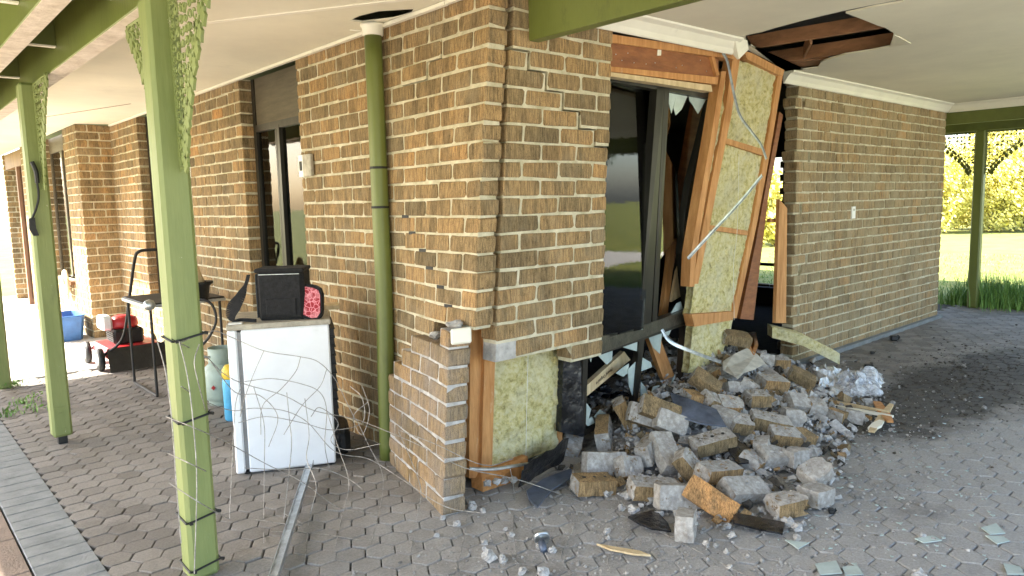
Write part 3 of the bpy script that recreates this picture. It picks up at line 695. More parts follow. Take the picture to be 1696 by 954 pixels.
# ---- the smashed corner window
FW = thing('x','y','z'); bpy.data.objects.remove(FW)
YT, YS, YR = .11, .10, .30       # window plane: top, sill left, sill right
def W(px, py):                   # warped window surface: the right foot is pushed into the room
    t = max(0, min(1, (px-985)/165)); v = max(0, min(1, (py-120)/400))
    return at(px, py, y=.105+(.20*t*v))
def wbar(b, pts, th=.05, mi=None):
    P_ = [W(*q) for q in pts]; b.prism(P_, (0,th,0), mi)
WF = MB()
wbar(WF, [(1006,122),(1184,150),(1181,165),(1005,133)], .06)          # head
wbar(WF, [(1004,124),(1011,125),(989,545),(984,560)], .06)            # left jamb
wbar(WF, [(1089,140),(1101,142),(1078,541),(1059,545)], .055)         # mullion
wbar(WF, [(1101,144),(1109,146),(1088,535),(1080,540)], .04)
def wline(b, pl, th):
    rs = []
    for x_, y_, w_ in pl: l, r_ = W(x_-w_/2, y_), W(x_+w_/2, y_); o_ = Vector((0,th,0)); rs.append([l, r_, r_+o_, l+o_])
    b.rings(rs)
wline(WF, [(1182,160,7),(1163,240,7),(1147,300,7),(1138,360,8),(1133,420,7),(1138,470,7),(1144,516,8)], .05)
WINB = WF.build('window', M['frame'], HOUSE); WINB['label'] = 'smashed corner window with buckled dark frame'
b = MB()
wbar(b, [(985,560),(1062,541),(1062,547),(985,568)], .03); wbar(b, [(984,574),(1148,513),(1149,528),(983,590)], .09); wbar(b, [(985,569),(1148,509),(1148,513),(985,574)], .06)
b.build('sill', M['frame_sill'], WINB)
b = MB()
wbar(b, [(1132,424),(1137,424),(1148,470),(1150,512),(1140,514),(1136,478)], .03); b.build('bent_trim', M['frame'], WINB)
def G(px, py):        # the glass stays flat: one plane, its right end pushed in
    r = ray(px, py); k = .13; t = (.125+k*(CAM.x-.9)-CAM.y)/(r.y-k*r.x); return CAM+r*t
b = MB(); b.prism([G(1008,130)+Vector((0,.0,0)),G(1092,143),G(1066,545),G(987,562)], (0,.004,0)); b.build('pane', M['glass'], WINB)
def shard(pts, m_='glass', back=.03, par=None, nm='broken_pane'):
    b = MB(); b.prism([(G(*q) if m_ == 'shard' else W(*q)+Vector((0,back,0))) for q in pts], (0,.004,0)); o = b.build(nm, M[m_], par or WINB); return o
shard([(1099,150),(1107,150),(1111,204),(1100,243),(1094,243)], 'shard'); shard([(1094,243),(1100,243),(1122,288),(1124,330),(1089,330)], 'shard'); shard([(1089,330),(1124,330),(1126,390),(1118,396),(1083,444)], 'shard')
shard([(1109,148),(1128,150),(1123,172),(1119,187),(1112,160)], 'frost'); shard([(1128,150),(1147,154),(1136,180),(1126,190),(1122,178)], 'frost')
shard([(1147,154),(1178,160),(1163,188),(1156,176),(1149,166)], 'frost')
shard([(1116,522),(1127,503),(1134,500),(1137,512)], 'frost')
# curtain behind the intact pane
b = MB(); curtain(b, (.80,.36,0), (1.62,.42,0), .55, 2.3, .014, 60); b.build('curtain', M['curtain'], WINB, True)
# dark wood boards inside the broken light
board('fallen_board', [(1150,165,.5),(1175,180,.5),(1118,430,.75),(1100,520,.75),(1108,400,.75)], 'timber_red', (0,.03,0))
board('fallen_board', [(1112,395,.45),(1121,390,.45),(1106,520,.45),(1096,524,.45)], 'timber', (0,.03,0), label='splintered stud behind the broken pane')
board('fallen_board', [(1121,450,.42),(1127,436,.42),(1130,490,.42),(1112,500,.42)], 'timber_pale', (0,.02,0))
# lower light under the sill
LW = MB()
def L2(px, py, e=0): return at(px, py, y=.11+.19*max(0,min(1,(px-970)/170))+e)
def lbar(b, pts, th=.04, e=0): b.prism([L2(*q, e) for q in pts], (0,th,0))
lbar(LW, [(966,592),(974,590),(970,716),(962,722)]); lbar(LW, [(1059,563),(1068,560),(1056,668),(1049,672)]); lbar(LW, [(1136,530),(1147,526),(1137,634),(1129,634)], .05)
lbar(LW, [(1040,678),(1118,640),(1122,646),(1046,686)], .03)
lbar(LW, [(966,590),(1147,526),(1147,534),(966,598)], .03, .005); lbar(LW, [(962,716),(1050,668),(1053,675),(964,724)], .03)
LWO = LW.build('window', M['frame'], HOUSE); LWO['label'] = 'smashed low light below the sill'
for pts in ([(975,586),(981,583),(979,600)],[(983,582),(1015,572),(1014,596),(1005,604),(992,590)],[(1022,570),(1056,560),(1055,582),(1034,576)],
            [(1073,556),(1097,546),(1093,586),(1082,576)],[(1098,546),(1114,541),(1108,555),(1098,558)],[(1020,618),(1032,608),(1042,602),(1040,618),(1032,624)],
            [(1058,580),(1054,598),(1040,612),(1042,640),(1052,668),(1057,640),(1060,600)],[(1064,592),(1078,600),(1080,608),(1062,615)],
            [(1062,632),(1074,650),(1072,666),(1060,672)],[(1082,640),(1092,638),(1098,652),(1076,662)],[(968,662),(979,678),(975,694),(967,700)],
            [(1118,620),(1117,634),(1100,646),(1112,634)],[(984,690),(994,678),(1008,688),(990,697)],[(968,700),(980,690),(986,700),(974,706)]):
    b = MB(); e = random.uniform(-.015,.015); b.prism([L2(*q, e+.02) for q in pts], (0,.004,0)); b.build('broken_pane', M['frost'], LWO)
# pale timber batten with printed words, lying across the low light
STK = thing('timber_offcut', 'pale timber batten with dark printed words, slanting inside the smashed low window', 'timber')
b = MB(); q0, q1, q2, q3 = L2(970,640,.10), L2(1034,582,.16), L2(1044,596,.16), L2(970,658,.10); b.prism([q0,q1,q2,q3], (0,.035,0)); b.build('batten', M['timber_pale'], STK)
def text(body, size, o, xdir, ydir, m_, parent, name, ext=.0004):
    cu = bpy.data.curves.new(name, 'FONT'); cu.body = body; cu.size = size; cu.extrude = ext; cu.align_x = 'CENTER'; cu.align_y = 'CENTER'
    tmp = bpy.data.objects.new(name, cu); COL.objects.link(tmp); dg = bpy.context.evaluated_depsgraph_get(); me = bpy.data.meshes.new_from_object(tmp.evaluated_get(dg))
    bpy.data.objects.remove(tmp); me.materials.clear(); me.materials.append(m_)
    X = Vector(xdir).normalized(); Z = X.cross(Vector(ydir)).normalized(); Y = Z.cross(X); o0 = parent_world(parent)
    me.transform(Matrix(((X.x,Y.x,Z.x,o.x-o0.x),(X.y,Y.y,Z.y,o.y-o0.y),(X.z,Y.z,Z.z,o.z-o0.z),(0,0,0,1))))
    t = bpy.data.objects.new(name, me); COL.objects.link(t); t.parent = parent; return t
M['ink'] = mat('dark_stamp_ink', (.05,.025,.015), .9, var=.1)
X = (q0-q1); mid = (q0+q1+q2+q3)/4+X.normalized()*.05; nrm = (q1-q0).cross(q3-q0).normalized()
if nrm.y > 0: nrm = -nrm
text('Mineral Original w', .030, mid+nrm*.003, X, nrm.cross(X), M['ink'], STK, 'printed_words')
B1 = thing('timber_offcut', 'orange timber plank leaning steeply behind the low broken glass', 'timber')
board('plank', [(1073,556,.42),(1092,556,.42),(1118,625,.36),(1106,640,.36),(1098,626,.36)], 'timber', (0,.035,0), B1)
# dark debris inside
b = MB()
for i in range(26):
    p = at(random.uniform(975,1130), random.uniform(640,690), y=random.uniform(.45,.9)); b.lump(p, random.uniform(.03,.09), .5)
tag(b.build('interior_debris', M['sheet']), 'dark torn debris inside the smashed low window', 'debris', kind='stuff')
# ---- lintel over the window
board('lintel', [(1009,66,.03),(1190,98,.03),(1190,128,.03),(1008,110,.03)], 'timber_red', (0,.05,0), label='red brown lintel board')
board('top_plate', [(1010,56,.015),(1218,88,.0),(1218,98,.0),(1009,70,.015)], 'timber', (0,.09,0))
board('head_batten', [(1009,110,.01),(1190,128,.01),(1188,140,.01),(1009,118,.01)], 'timber', (0,.06,0))
board('head_batten', [(1009,119,.0),(1178,141,.0),(1180,152,.0),(1090,138,.0),(1009,126,.0)], 'timber_pale', (0,.06,0), label='pale splintered head board')
board('clip', [(1090,72,.024),(1096,72,.024),(1095,92,.024),(1089,92,.024)], 'cream_trim', (0,.004,0))
board('cripple_stud', [(1178,92,.01),(1183,92,.01),(1192,124,.01),(1187,126,.01)], 'timber', (0,.03,0))
for x_, y_ in ((1030,100),(1040,88),(1050,104),(1070,106),(1085,104),(1120,112),(1130,108),(1160,100),(1170,118),(1020,90)):
    one('nail', M['metal'], HOUSE, lambda b: b.lump(at(x_, y_, y=.028), .0035, 1, 6))
# ---- racked stud panel (leans: top stays under the ceiling, foot pushed left)
def Y_(px, py): return .06+.14*max(0,min(1,(py-90)/430)) + .10*max(0,min(1,(px-(1215-(py-90)*.18))/85))
def sb(name, pts, m_='timber', th=.07, label=None, e=0):
    b = MB(); b.prism([at(x_, y_, y=Y_(x_, y_)+e) for x_, y_ in pts], (.0,th,0)); o = b.build(name, M[m_], HOUSE)
    if label: o['label'] = label
    return o
def sbar(name, pl, m_='timber', th=.07, label=None, e=0):
    b = MB(); rs = []
    for i, (x_, y_, w_) in enumerate(pl):
        o_ = Vector((0,th,0)); l, r_ = at(x_-w_/2, y_, y=Y_(x_, y_)+e), at(x_+w_/2, y_, y=Y_(x_, y_)+e); rs.append([l, r_, r_+o_, l+o_])
    b.rings(rs); o = b.build(name, M[m_], HOUSE)
    if label: o['label'] = label
    return o
sbar('stud', [(1199,118,8),(1185,210,9),(1164,330,9),(1149,420,9),(1146,475,8)], label='split orange stud beside the window', e=-.03)
sbar('stud', [(1208,112,6),(1190,230,6),(1172,330,6),(1158,420,6)], 'timber_dark', e=.02)
sbar('stud', [(1220,94,12),(1206,190,11),(1186,290,11),(1168,385,11),(1152,470,9)], label='long leaning orange stud', e=-.03)
sbar('stud', [(1293,123,8),(1272,250,8),(1250,370,8),(1216,527,8)], label='right leaning stud of the racked panel', e=-.02)
sb('top_plate', [(1232,84),(1246,88),(1299,116),(1297,126),(1288,124),(1238,98)], e=-.03)
sb('nogging', [(1196,224),(1201,228),(1266,248),(1264,258),(1197,236)], e=-.02)
sb('nogging', [(1165,371),(1238,382),(1239,390),(1164,379)], e=-.02)
sb('nogging', [(1146,521),(1214,516),(1214,530),(1150,541)], 'timber', e=-.05)
def qb(c, lab, **k): batt('insulation_batt', [at(x_, y_, y=Y_(x_, y_)+.012) for x_, y_ in c], .05, 30, .012, .012, lab, **k)
qb([(1216,98),(1292,122),(1264,250),(1197,228)], 'topmost batt of the leaning panel', seed=3)
qb([(1196,232),(1264,254),(1240,386),(1166,374)], 'middle batt of the leaning panel', seed=5)
qb([(1164,377),(1240,388),(1213,522),(1142,522)], 'torn batt above the lowest nogging', seed=8)
qb([(1148,538),(1214,526),(1196,618),(1140,618)], 'lowest batt above the rubble', seed=9)
qb([(1196,140),(1206,120),(1158,400),(1145,440)], 'narrow strip of batt between the studs', seed=12)
one('string', M['string'], HOUSE, lambda b: b.tube([at(1224,255,y=.07),at(1221,380,y=.10),at(1215,440,y=.12),at(1216,530,y=.16)], .0014, 5))
def strap(b, pts, w_=.016):
    P_ = catmull([at(x_, y_, y=yy) for x_, y_, yy in pts], 5); n_ = Vector((0,0,1))
    for i in range(len(P_)-1):
        d = (P_[i+1]-P_[i]).normalized(); s = d.cross(Vector((0,1,0))).normalized()*w_/2
        b.prism([P_[i]-s, P_[i]+s, P_[i+1]+s, P_[i+1]-s], (0,.0025,0)); b.prism([P_[i]+s*.8, P_[i]+s, P_[i+1]+s, P_[i+1]+s*.8], (0,-.006,0))
one('brace_strap', M['metal'], HOUSE, lambda b: strap(b, [(1197,88,-.03),(1205,105,-.03),(1216,160,-.02),(1226,193,-.01),(1244,218,0),(1260,240,.02),(1269,264,.04)]))['label'] = 'curved perforated brace strap on the top batt'
one('brace_strap', M['metal'], HOUSE, lambda b: strap(b, [(1262,290,.06),(1225,335,.04),(1185,378,.03),(1139,428,.05)], .02))['label'] = 'straight diagonal brace strap'
one('brace_strap', M['metal'], HOUSE, lambda b: strap(b, [(1096,546,.16),(1110,566,.13),(1145,582,.08),(1194,600,.06)], .02))
# dark gap between the panel and the far wall
board('stud', [(1291,185,.42),(1297,190,.42),(1272,330,.42),(1248,530,.42),(1226,528,.42),(1252,400,.42)], 'timber_red', (0,.09,0), label='dark stained stud inside the gap')
board('stud', [(1291,330,.36),(1304,345,.36),(1302,535,.36),(1285,535,.36)], 'timber', (0,.03,0), label='orange stud against the far wall edge')
board('nogging', [(1276,362,.41),(1300,362,.41),(1300,368,.41),(1276,368,.41)], 'timber', (0,.03,0))
# ============================================================ loose things
def hz(x, y):
    g = lambda a, b_, c, d_, h: h*math.exp(-((x-a)/c)**2-((y-b_)/d_)**2)
    return g(2.45,.52,.75,.50,.40)+g(1.35,.0,.50,.38,.19)+g(1.9,-.25,.8,.35,.12)+.03*math.exp(-((x-1.0)/.7)**2-((y+.7)/.5)**2)
def heap(px, py, top=0.0):
    r = ray(px, py); t = 1.5
    while t < 9:
        p = CAM+r*t
        if p.z <= hz(p.x, p.y)+top or p.z < top: return p
        t += .01
    return p
def rotm(yaw, pitch, roll): return Matrix.Rotation(R(yaw),3,'Z') @ Matrix.Rotation(R(pitch),3,'Y') @ Matrix.Rotation(R(roll),3,'X')
def subbox(L, Wd, H, nx=7, ny=4, nz=3):
    """box surface as a displaced grid, returns verts, faces with side key"""
    idx = {}; vs = []; fs = []
    def vid(i, j, k):
        if (i,j,k) not in idx: idx[(i,j,k)] = len(vs); vs.append(Vector((L*(i/nx-.5), Wd*(j/ny-.5), H*(k/nz-.5))))
        return idx[(i,j,k)]
    for i in range(nx):
        for j in range(ny):
            fs.append(((vid(i,j,0),vid(i,j+1,0),vid(i+1,j+1,0),vid(i+1,j,0)), 'z-')); fs.append(((vid(i,j,nz),vid(i+1,j,nz),vid(i+1,j+1,nz),vid(i,j+1,nz)), 'z+'))
        for k in range(nz):
            fs.append(((vid(i,0,k),vid(i+1,0,k),vid(i+1,0,k+1),vid(i,0,k+1)), 'y-')); fs.append(((vid(i,ny,k),vid(i,ny,k+1),vid(i+1,ny,k+1),vid(i+1,ny,k)), 'y+'))
    for j in range(ny):
        for k in range(nz):
            fs.append(((vid(0,j,k),vid(0,j,k+1),vid(0,j+1,k+1),vid(0,j+1,k)), 'x-')); fs.append(((vid(nx,j,k),vid(nx,j+1,k),vid(nx,j+1,k+1),vid(nx,j,k+1)), 'x+'))
    return vs, fs
def brick(px, py, yaw=0, pitch=0, roll=0, f=1.0, kind='mix', label=None, lift=.035, tone=None, wf=1.0, hf=1.0, group=None, pos=None, studs=True, name='fallen_brick'):
    rn = random.Random(int(px*31+py*7)); p = pos or heap(px, py, lift)
    if isinstance(pos, tuple): p = Vector(pos)
    Rm = rotm(yaw, pitch, roll); L, Wd, H = .232*f, .112*wf, .078*hf
    vs, fs = subbox(L, Wd, H); sd = Vector((rn.uniform(0,99), rn.uniform(0,99), 0)); out = []
    for v in vs:
        c = Vector((abs(v.x)/(L/2), abs(v.y)/(Wd/2), abs(v.z)/(H/2))); n_e = (c.x > .99)+(c.y > .99)+(c.z > .99)
        q = v.copy()
        if n_e >= 2: q *= (1-.014*(n_e-1)*(1+rn.random()*1.6))
        if n_e >= 2 and noise.noise(v*25+sd*3) > .42: q *= .93
        q += Vector((noise.noise(v*18+sd), noise.noise(v*18+sd+Vector((9,0,0))), noise.noise(v*18+sd+Vector((0,9,0)))))*(.0016 if n_e < 2 else .0035)
        if f < .8 and v.x > L*.28: q.x += noise.noise(v*28+sd)*.035; q.y *= .93
        out.append(q)
    t = thing(name, label, 'brick', p, group); rv = rn.random()
    b = MB(); b.ck = []; b.tone = tone if tone is not None else rn.uniform(.15,.85)
    o_ = [Rm @ v+p for v in out]; k = len(b.v); b.v += o_
    gz = {'mix': ('z-','z+','x+','x-'), 'grey': ('z-','z+','x+','x-','y+'), 'clean': ('x-',), 'all': ('z-','z+','x+','x-','y+','y-')}[kind]
    for fi, s in fs:
        cc = sum((out[i] for i in fi), Vector())/4; nn = noise.noise(cc*22+sd)
        mi = (1 if nn > -.33 else 0) if s in gz else (1 if nn > (.22 if kind != 'clean' else .42) else 0)
        b.face(tuple(i+k for i in fi)); b.ck.append((.24 if s in gz else (-.04 if kind != 'clean' else -.10))+(.05 if kind == 'all' else 0))
    b.build('brick_body', M['caked'], t)
    if kind in ('mix','clean','grey') and rn.random() < .4 and tone != 1.0:
        for i in range(3 if f > .7 else 1):
            c = Vector((L*(-.27+.27*i) if f > .7 else 0, 0, H/2-.0015)); hb = MB()
            hr = rn.uniform(.007,.0115); hb.lathe([(0,-.004),(hr,-.004),(hr,.0024),(hr*.8,.0028),(0,.0028)], Rm @ c+p, 9, Rm); hb.build('core_hole', M['black'], t)  # flat black disc paints the shade inside a hole
    if studs and kind != 'clean' and f > .6:
        for i in range(rn.choice((1,2,3))):
            c = Vector((L*(-.28+.28*i)*f, rn.uniform(-.01,.01), (H/2+.001)*(1 if rn.random()<.7 else -1)))
            b = MB(); b.lump(Rm @ c+p, rn.uniform(.010,.014), .4, 8); b.build('mortar_plug', M['grit'], t)
    elif kind in ('mix','grey') and f <= .6:
        b = MB(); c = Vector((rn.uniform(-.2,.2)*L, rn.uniform(-.2,.2)*Wd, H/2)); b.lump(Rm @ c+p, .022, .5, 8, Rm); b.build('mortar_plug', M['broken'], t)
    return t
BR = [ # px,py,yaw,pitch,roll,f,kind,label,extra
(947,735,35,-25,20,.6,'mix','reddish half brick with mortar, leftmost of the heap beside the black jamb',{'tone':.7}),
(1000,716,38,-12,80,1,'mix','grey mortar-faced brick lying on the upper left of the heap under the window',{'lift':.06}),
(1037,688,-35,60,10,.9,'clean','brown brick standing on end below the glass shards',{'tone':.5,'lift':.06}),
(1072,690,-38,20,70,1,'mix','dark brown brick in the mortared cluster of three, left one',{'tone':.35,'lift':.09}),
(1092,680,-38,22,60,1,'clean','dark brown brick in the mortared cluster of three, top one',{'tone':.3,'lift':.13}),
(1110,700,-35,24,65,.8,'all','white mortar-coated brick at the right end of the cluster of three',{'lift':.08}),
(1103,750,62,-35,10,1,'all','pale grey T-shaped brick standing upright in the middle of the front heap',{'lift':.06,'wf':1.1}),
(1075,745,20,-5,75,.9,'grey','grey brick with bluish face behind the upright T-shaped one',{'lift':.05}),
(1000,768,-22,8,75,1,'all','pale grey mortar slab-brick with two round bumps facing out, front left of heap',{'lift':.055,'wf':1.1}),
(1042,775,-10,15,60,.6,'grey','broken grey brick end against the bumpy mortar-faced one',{}),
(983,802,-24,6,5,.9,'clean','brown brick with pale mortar line and dark core hole, front left on the paving',{'tone':.62,'lift':.04}),
(1142,773,-50,50,20,.75,'grey','grey brick stub leaning beside the long orange brick',{'lift':.05}),
(1180,733,-30,-10,12,1,'mix','dark brown wedge-shaped brick with two core holes, centre of the heap',{'tone':.2,'lift':.07}),
(1177,828,-72,26,62,1.05,'clean','bright orange brick lying long side up, foremost on the heap',{'tone':1.0,'lift':.05}),
(1136,868,28,4,88,.62,'all','pale grey brick with an oval hole, nearest the camera',{'lift':.048}),
(1083,810,-32,8,8,1.05,'mix','brown brick under the T-shaped one, front of the heap',{'tone':.4,'lift':.04}),
(1122,822,-30,6,78,.9,'all','dark grey brick face with one frog hole beside the orange brick',{'lift':.05}),
(1190,782,-12,8,10,1,'grey','flat grey brown brick behind the orange brick',{'lift':.05}),
(1232,812,-14,10,30,1.05,'all','flat grey brick with three white mortar plugs in a row',{'lift':.045}),
(1262,742,25,-8,85,.5,'grey','grey half brick standing right of the black sheet',{'lift':.05}),
(1280,757,-25,12,20,.65,'all','blocky pale grey brick on the right edge of the heap',{'lift':.045}),
(1317,760,-12,0,88,.5,'all','square pale grey half brick right of the blocky one',{'lift':.04}),
(1351,783,-18,-18,20,.6,'all','tilted pale grey brick with a white plug, resting on another',{'lift':.09}),
(1352,820,-10,3,0,.55,'all','square dull grey brick, rightmost at the front',{'lift':.04}),
(1302,836,-28,-4,6,.62,'mix','brown half brick with white mortar top, front right on the paving',{'tone':.55,'lift':.04}),
(1275,700,-42,14,15,1,'grey','big grey brick with brown underside on the right slope',{'lift':.06}),
(1312,692,-40,8,85,.5,'all','whitish half brick above the right slope',{'lift':.05}),
(1350,673,48,-12,15,.55,'mix','brown and grey half brick near the silver plastic',{'tone':.45,'lift':.05}),
(1254,660,-30,4,8,.6,'grey','dark faced grey block in the middle of the upper heap',{'lift':.06}),
(1279,634,-20,10,15,.9,'mix','pinkish brown brick lying across the upper heap',{'tone':.8,'lift':.05}),
(1328,625,-55,26,15,.8,'clean','brown wedge-tipped brick beside the silver plastic',{'tone':.3,'lift':.06}),
(1168,634,-58,34,20,.8,'clean','brown brick leaning below the lowest insulation batt',{'tone':.35,'lift':.07}),
(1146,660,-20,12,10,.45,'clean','small orange brown brick end by the black sill corner',{'tone':.8,'lift':.05}),
(1178,665,-10,25,30,.5,'grey','small grey brick end beside the blue grey flashing',{'lift':.05}),
(1207,672,-30,10,30,.6,'mix','orange topped brick half in the middle of the heap',{'tone':.9,'lift':.05}),
(1386,689,0,5,10,.35,'clean','small rounded brown brick end among the splinters',{'tone':.6,'lift':.03}),
(1414,690,30,5,10,.3,'all','small pale lump of brick beside the splintered wood',{'lift':.03}),
(1322,668,-30,10,40,.6,'all','pale brick half right of the pinkish one',{'lift':.05}),
(1225,702,-30,12,22,.55,'mix','dark brick half between flashing and right slope',{'tone':.3,'lift':.05}),
(1219,560,-35,12,20,.9,'clean','dark brown brick caught at the foot of the leaning stud',{'tone':.25,'lift':.12}),
(1240,640,30,10,30,.7,'grey','grey brick below the plasterboard piece',{'lift':.05}),
(1290,600,-25,5,10,.6,'grey','grey half brick under the green stained beam',{'lift':.04}),
(1265,595,50,10,10,.6,'mix','brown grey half brick beside the wood stub',{'tone':.3,'lift':.05}),
(1305,572,-20,0,4,.7,'mix','dark half brick in the shadow of the gap',{'tone':.15,'lift':.05}),
(1195,690,-65,12,8,.6,'all','pale brick half beside the blue grey flashing end',{'lift':.05}),
(1297,722,-40,10,20,.7,'mix','brown and white brick half under the right slope',{'tone':.6,'lift':.04}),
(1332,726,-20,10,20,.4,'clean','small brown brick end below the right slope',{'tone':.5,'lift':.03}),
(1245,765,10,10,30,.5,'grey','dark grey brick stub in the hollow behind the flat bricks',{'lift':.03}),
]
for q in BR:
    e = dict(q[8]); brick(q[0], q[1], q[2], q[3], q[4], q[5], q[6], q[7], group='fallen bricks of the smashed wall', **e)
rr = random.Random(21); PIECES = []; CHUNKS = []
def topx(p): d = Vector(p)-CAM; z_ = d.dot(_F); return 848+FPX*d.dot(_R)/z_, 477-FPX*d.dot(_U)/z_
for i in range(46):
    x, y = rr.uniform(1.7,3.6), rr.uniform(-.35,.75)
    if hz(x, y) < .10: continue
    o = brick(i*37, i*13, rr.uniform(-90,90), rr.uniform(-30,30), rr.uniform(-40,40), rr.uniform(.3,.6), rr.choice(('mix','grey','all')),
          'small broken brick piece among the grey rubble of the upper heap', group='brick pieces in the upper heap', pos=(x, y, hz(x,y)+rr.uniform(-.01,.03)), hf=rr.uniform(.6,1), name='brick_piece', studs=False); PIECES.append((o, *topx((x,y,hz(x,y)))))
# angular fragments between the bricks
FR_ = [MB(), MB(), MB()]
for i in range(2600):
    x, y = rr.gauss(2.0,.8), rr.gauss(.0,.45)
    if rr.random() < .35: x, y = rr.gauss(1.3,.7), rr.gauss(-.45,.35)
    if y > .75 or (x < 1.0 and y > .05) or hz(x,y) < .012: continue
    k = rr.choice((0,0,0,1,2)); s_ = min(.042, .009*math.exp(rr.gauss(.25,.5))); Rm = rotm(rr.uniform(0,360), rr.uniform(-50,50), rr.uniform(-50,50)); b = FR_[k]; b.tone = rr.random()
    a_, b_, c_ = s_*rr.uniform(.7,1.5), s_*rr.uniform(.6,1), s_*rr.uniform(.4,.8); p = Vector((x,y,hz(x,y)+c_*.3))
    q = [Rm @ Vector((u*a_*rr.uniform(.6,1.1), v*b_*rr.uniform(.6,1.1), w_*c_*rr.uniform(.6,1.1)))+p for w_ in (-1,1) for u, v in ((-1,-1),(1,-1),(1,1),(-1,1))]
    b.add(q, [(3,2,1,0),(4,5,6,7),(0,1,5,4),(1,2,6,5),(2,3,7,6),(3,0,4,7)])
for b, m_, n_ in zip(FR_, ('grit','brick','soil'), ('mortar_fragments','brick_fragments','dark_fragments')):
    tag(b.build(n_, M[m_]), {'grit':'angular grey mortar fragments filling the heap','brick':'brown brick crumbs filling the heap','soil':'dark dirty crumbs filling the heap'}[m_], 'rubble', kind='stuff')
# rubble body and grit
b = MB(); nx, ny = 90, 70
for j in range(ny+1):
    for i in range(nx+1):
        x, y = .2+i/nx*4.2, -1.5+j/ny*2.5
        v = Vector((x,y,0)); z = hz(x,y)-.02+.05*hz(x,y)*noise.noise(v*7)*4+.010*noise.noise(v*30)
        b.v.append(Vector((x,y,min(z, hz(x,y)*1.1)-.015)))
for j in range(ny):
    for i in range(nx):
        a = j*(nx+1)+i; qd = (a,a+1,a+nx+2,a+nx+1)
        c = sum((b.v[k] for k in qd), Vector())/4
        if max(b.v[k].z for k in qd) > .0: b.face(qd)
for i in range(7200):
    if i < 3400:
        k = rr.random(); x = rr.gauss(2.0,.85); y = rr.gauss(.0,.5)
    else: x = rr.gauss(.9,1.2); y = rr.gauss(-.75,.5)
    if y > .75 or (x < .9 and y > .0 and x > -.05): continue
    if x < -.3 and y > -.2: continue
    r_ = min(.024, .0034*math.exp(rr.gauss(0,.65))*(1.7 if hz(x,y) > .05 else 1.0))
    b.lump(Vector((x,y,max(0,hz(x,y)-.004)+r_*.4)), r_, .7, 5)
for i in range(2600):
    p = at(rr.gauss(1020,230), rr.uniform(790,960)**1.0, z=.0); r_ = min(.013, .0030*math.exp(rr.gauss(0,.6)))
    if p.y > -.12 and p.x < .9: continue
    b.lump(Vector((p.x,p.y,r_*.4)), r_, .7, 5)
tag(b.build('rubble', M['rubbody2']), 'grey mortar rubble and grit under the fallen bricks', 'rubble', kind='stuff')
b = MB()
for i in range(2600):
    a = rr.gauss(0,1); x = 3.9+rr.gauss(0,1.0); y = -.72+rr.gauss(0,.30)+.05*(x-3.9)
    if y > .3: continue
    r_ = .0035*math.exp(rr.gauss(0,.7)); b.lump(Vector((x,y,r_*.3+.001)), min(r_,.018), .5, 5)
tag(b.build('scattered_soil', M['soil']), 'dark soil crumbs and shredded bark dragged across the pavers', 'soil', kind='stuff')
for i, (px, py, s) in enumerate([(782,838,.03),(733,858,.017),(800,846,.02),(723,886,.018),(809,922,.040),(801,908,.015),(833,927,.024),(803,898,.02),(757,868,.022),(848,886,.02),(838,876,.012),(893,905,.022),(915,911,.024),(1029,843,.022),(1048,846,.032),(1062,812,.02),(1010,818,.02),(1075,790,.02),(898,948,.03),(865,946,.024),(1300,848,.03),(1305,868,.035),(1320,875,.03),(1288,862,.02),(1320,893,.02),(1330,870,.02),(1345,748,.03),(1376,764,.022),(1404,723,.035),(1337,707,.03),(1212,842,.025),(1218,860,.018),(1245,860,.02),(1260,848,.02),(1400,752,.03),(1360,730,.03),(1388,735,.028),(1350,705,.03),(1373,705,.03),(1527,888,.02),(1522,952,.035),(1205,874,.02),(700,812,.02),(680,880,.01),(1100,560,.01)][:-1]):
    p = at(px, py, z=s*.4); p.z += hz(p.x, p.y)*.6
    o = thing('mortar_chunk', 'loose pale mortar lump lying on the paving round the heap', 'mortar', (p.x,p.y,0), 'pale mortar lumps scattered on the paving'); b = MB(); b.lump(p, s, .8, 8); b.build('lump', M['grit'], o); CHUNKS.append((o, px, py))
def spread(objs, marks, what):
    from collections import defaultdict
    S_ = defaultdict(list)
    for o, px_, py_ in objs:
        k = min(marks, key=lambda q: (q[0]-px_)**2+(q[1]-py_)**2); S_[k[2]].append((px_, o))
    W_ = ['leftmost','second from left','third from left','fourth from left','fifth from left','sixth from left','seventh from left','eighth from left','ninth from left','tenth from left','eleventh from left','twelfth from left','thirteenth from left','fourteenth from left','fifteenth from left','sixteenth from left']
    for k, l in S_.items():
        l.sort(key=lambda q: q[0])
        for i, (x_, o) in enumerate(l): o['label'] = ('%s, %s %s' % (what, W_[min(i,15)], k)) if len(l) > 1 else '%s %s' % (what, k)
spread(CHUNKS, [(770,850,'at the foot of the pushed-out brick corner'),(810,925,'near the bottom edge, left of the pipe fitting'),(900,930,'around the steel pipe fitting'),(1040,830,'in front of the leftmost bricks'),(1310,865,'below the front right half brick'),(1230,852,'beside the dark strip'),(1370,725,'under the splintered wood'),(1525,920,'by the glass at lower right'),(700,840,'on the bare paving under the wire')], 'pale mortar lump')
spread(PIECES, [(1180,600,'below the lowest batt'),(1250,600,'round the plasterboard'),(1320,590,'beside the foam offcut'),(1300,650,'left of the silver foil'),(1230,660,'in the middle of the heap'),(1370,650,'by the silver foil')], 'small broken brick piece')
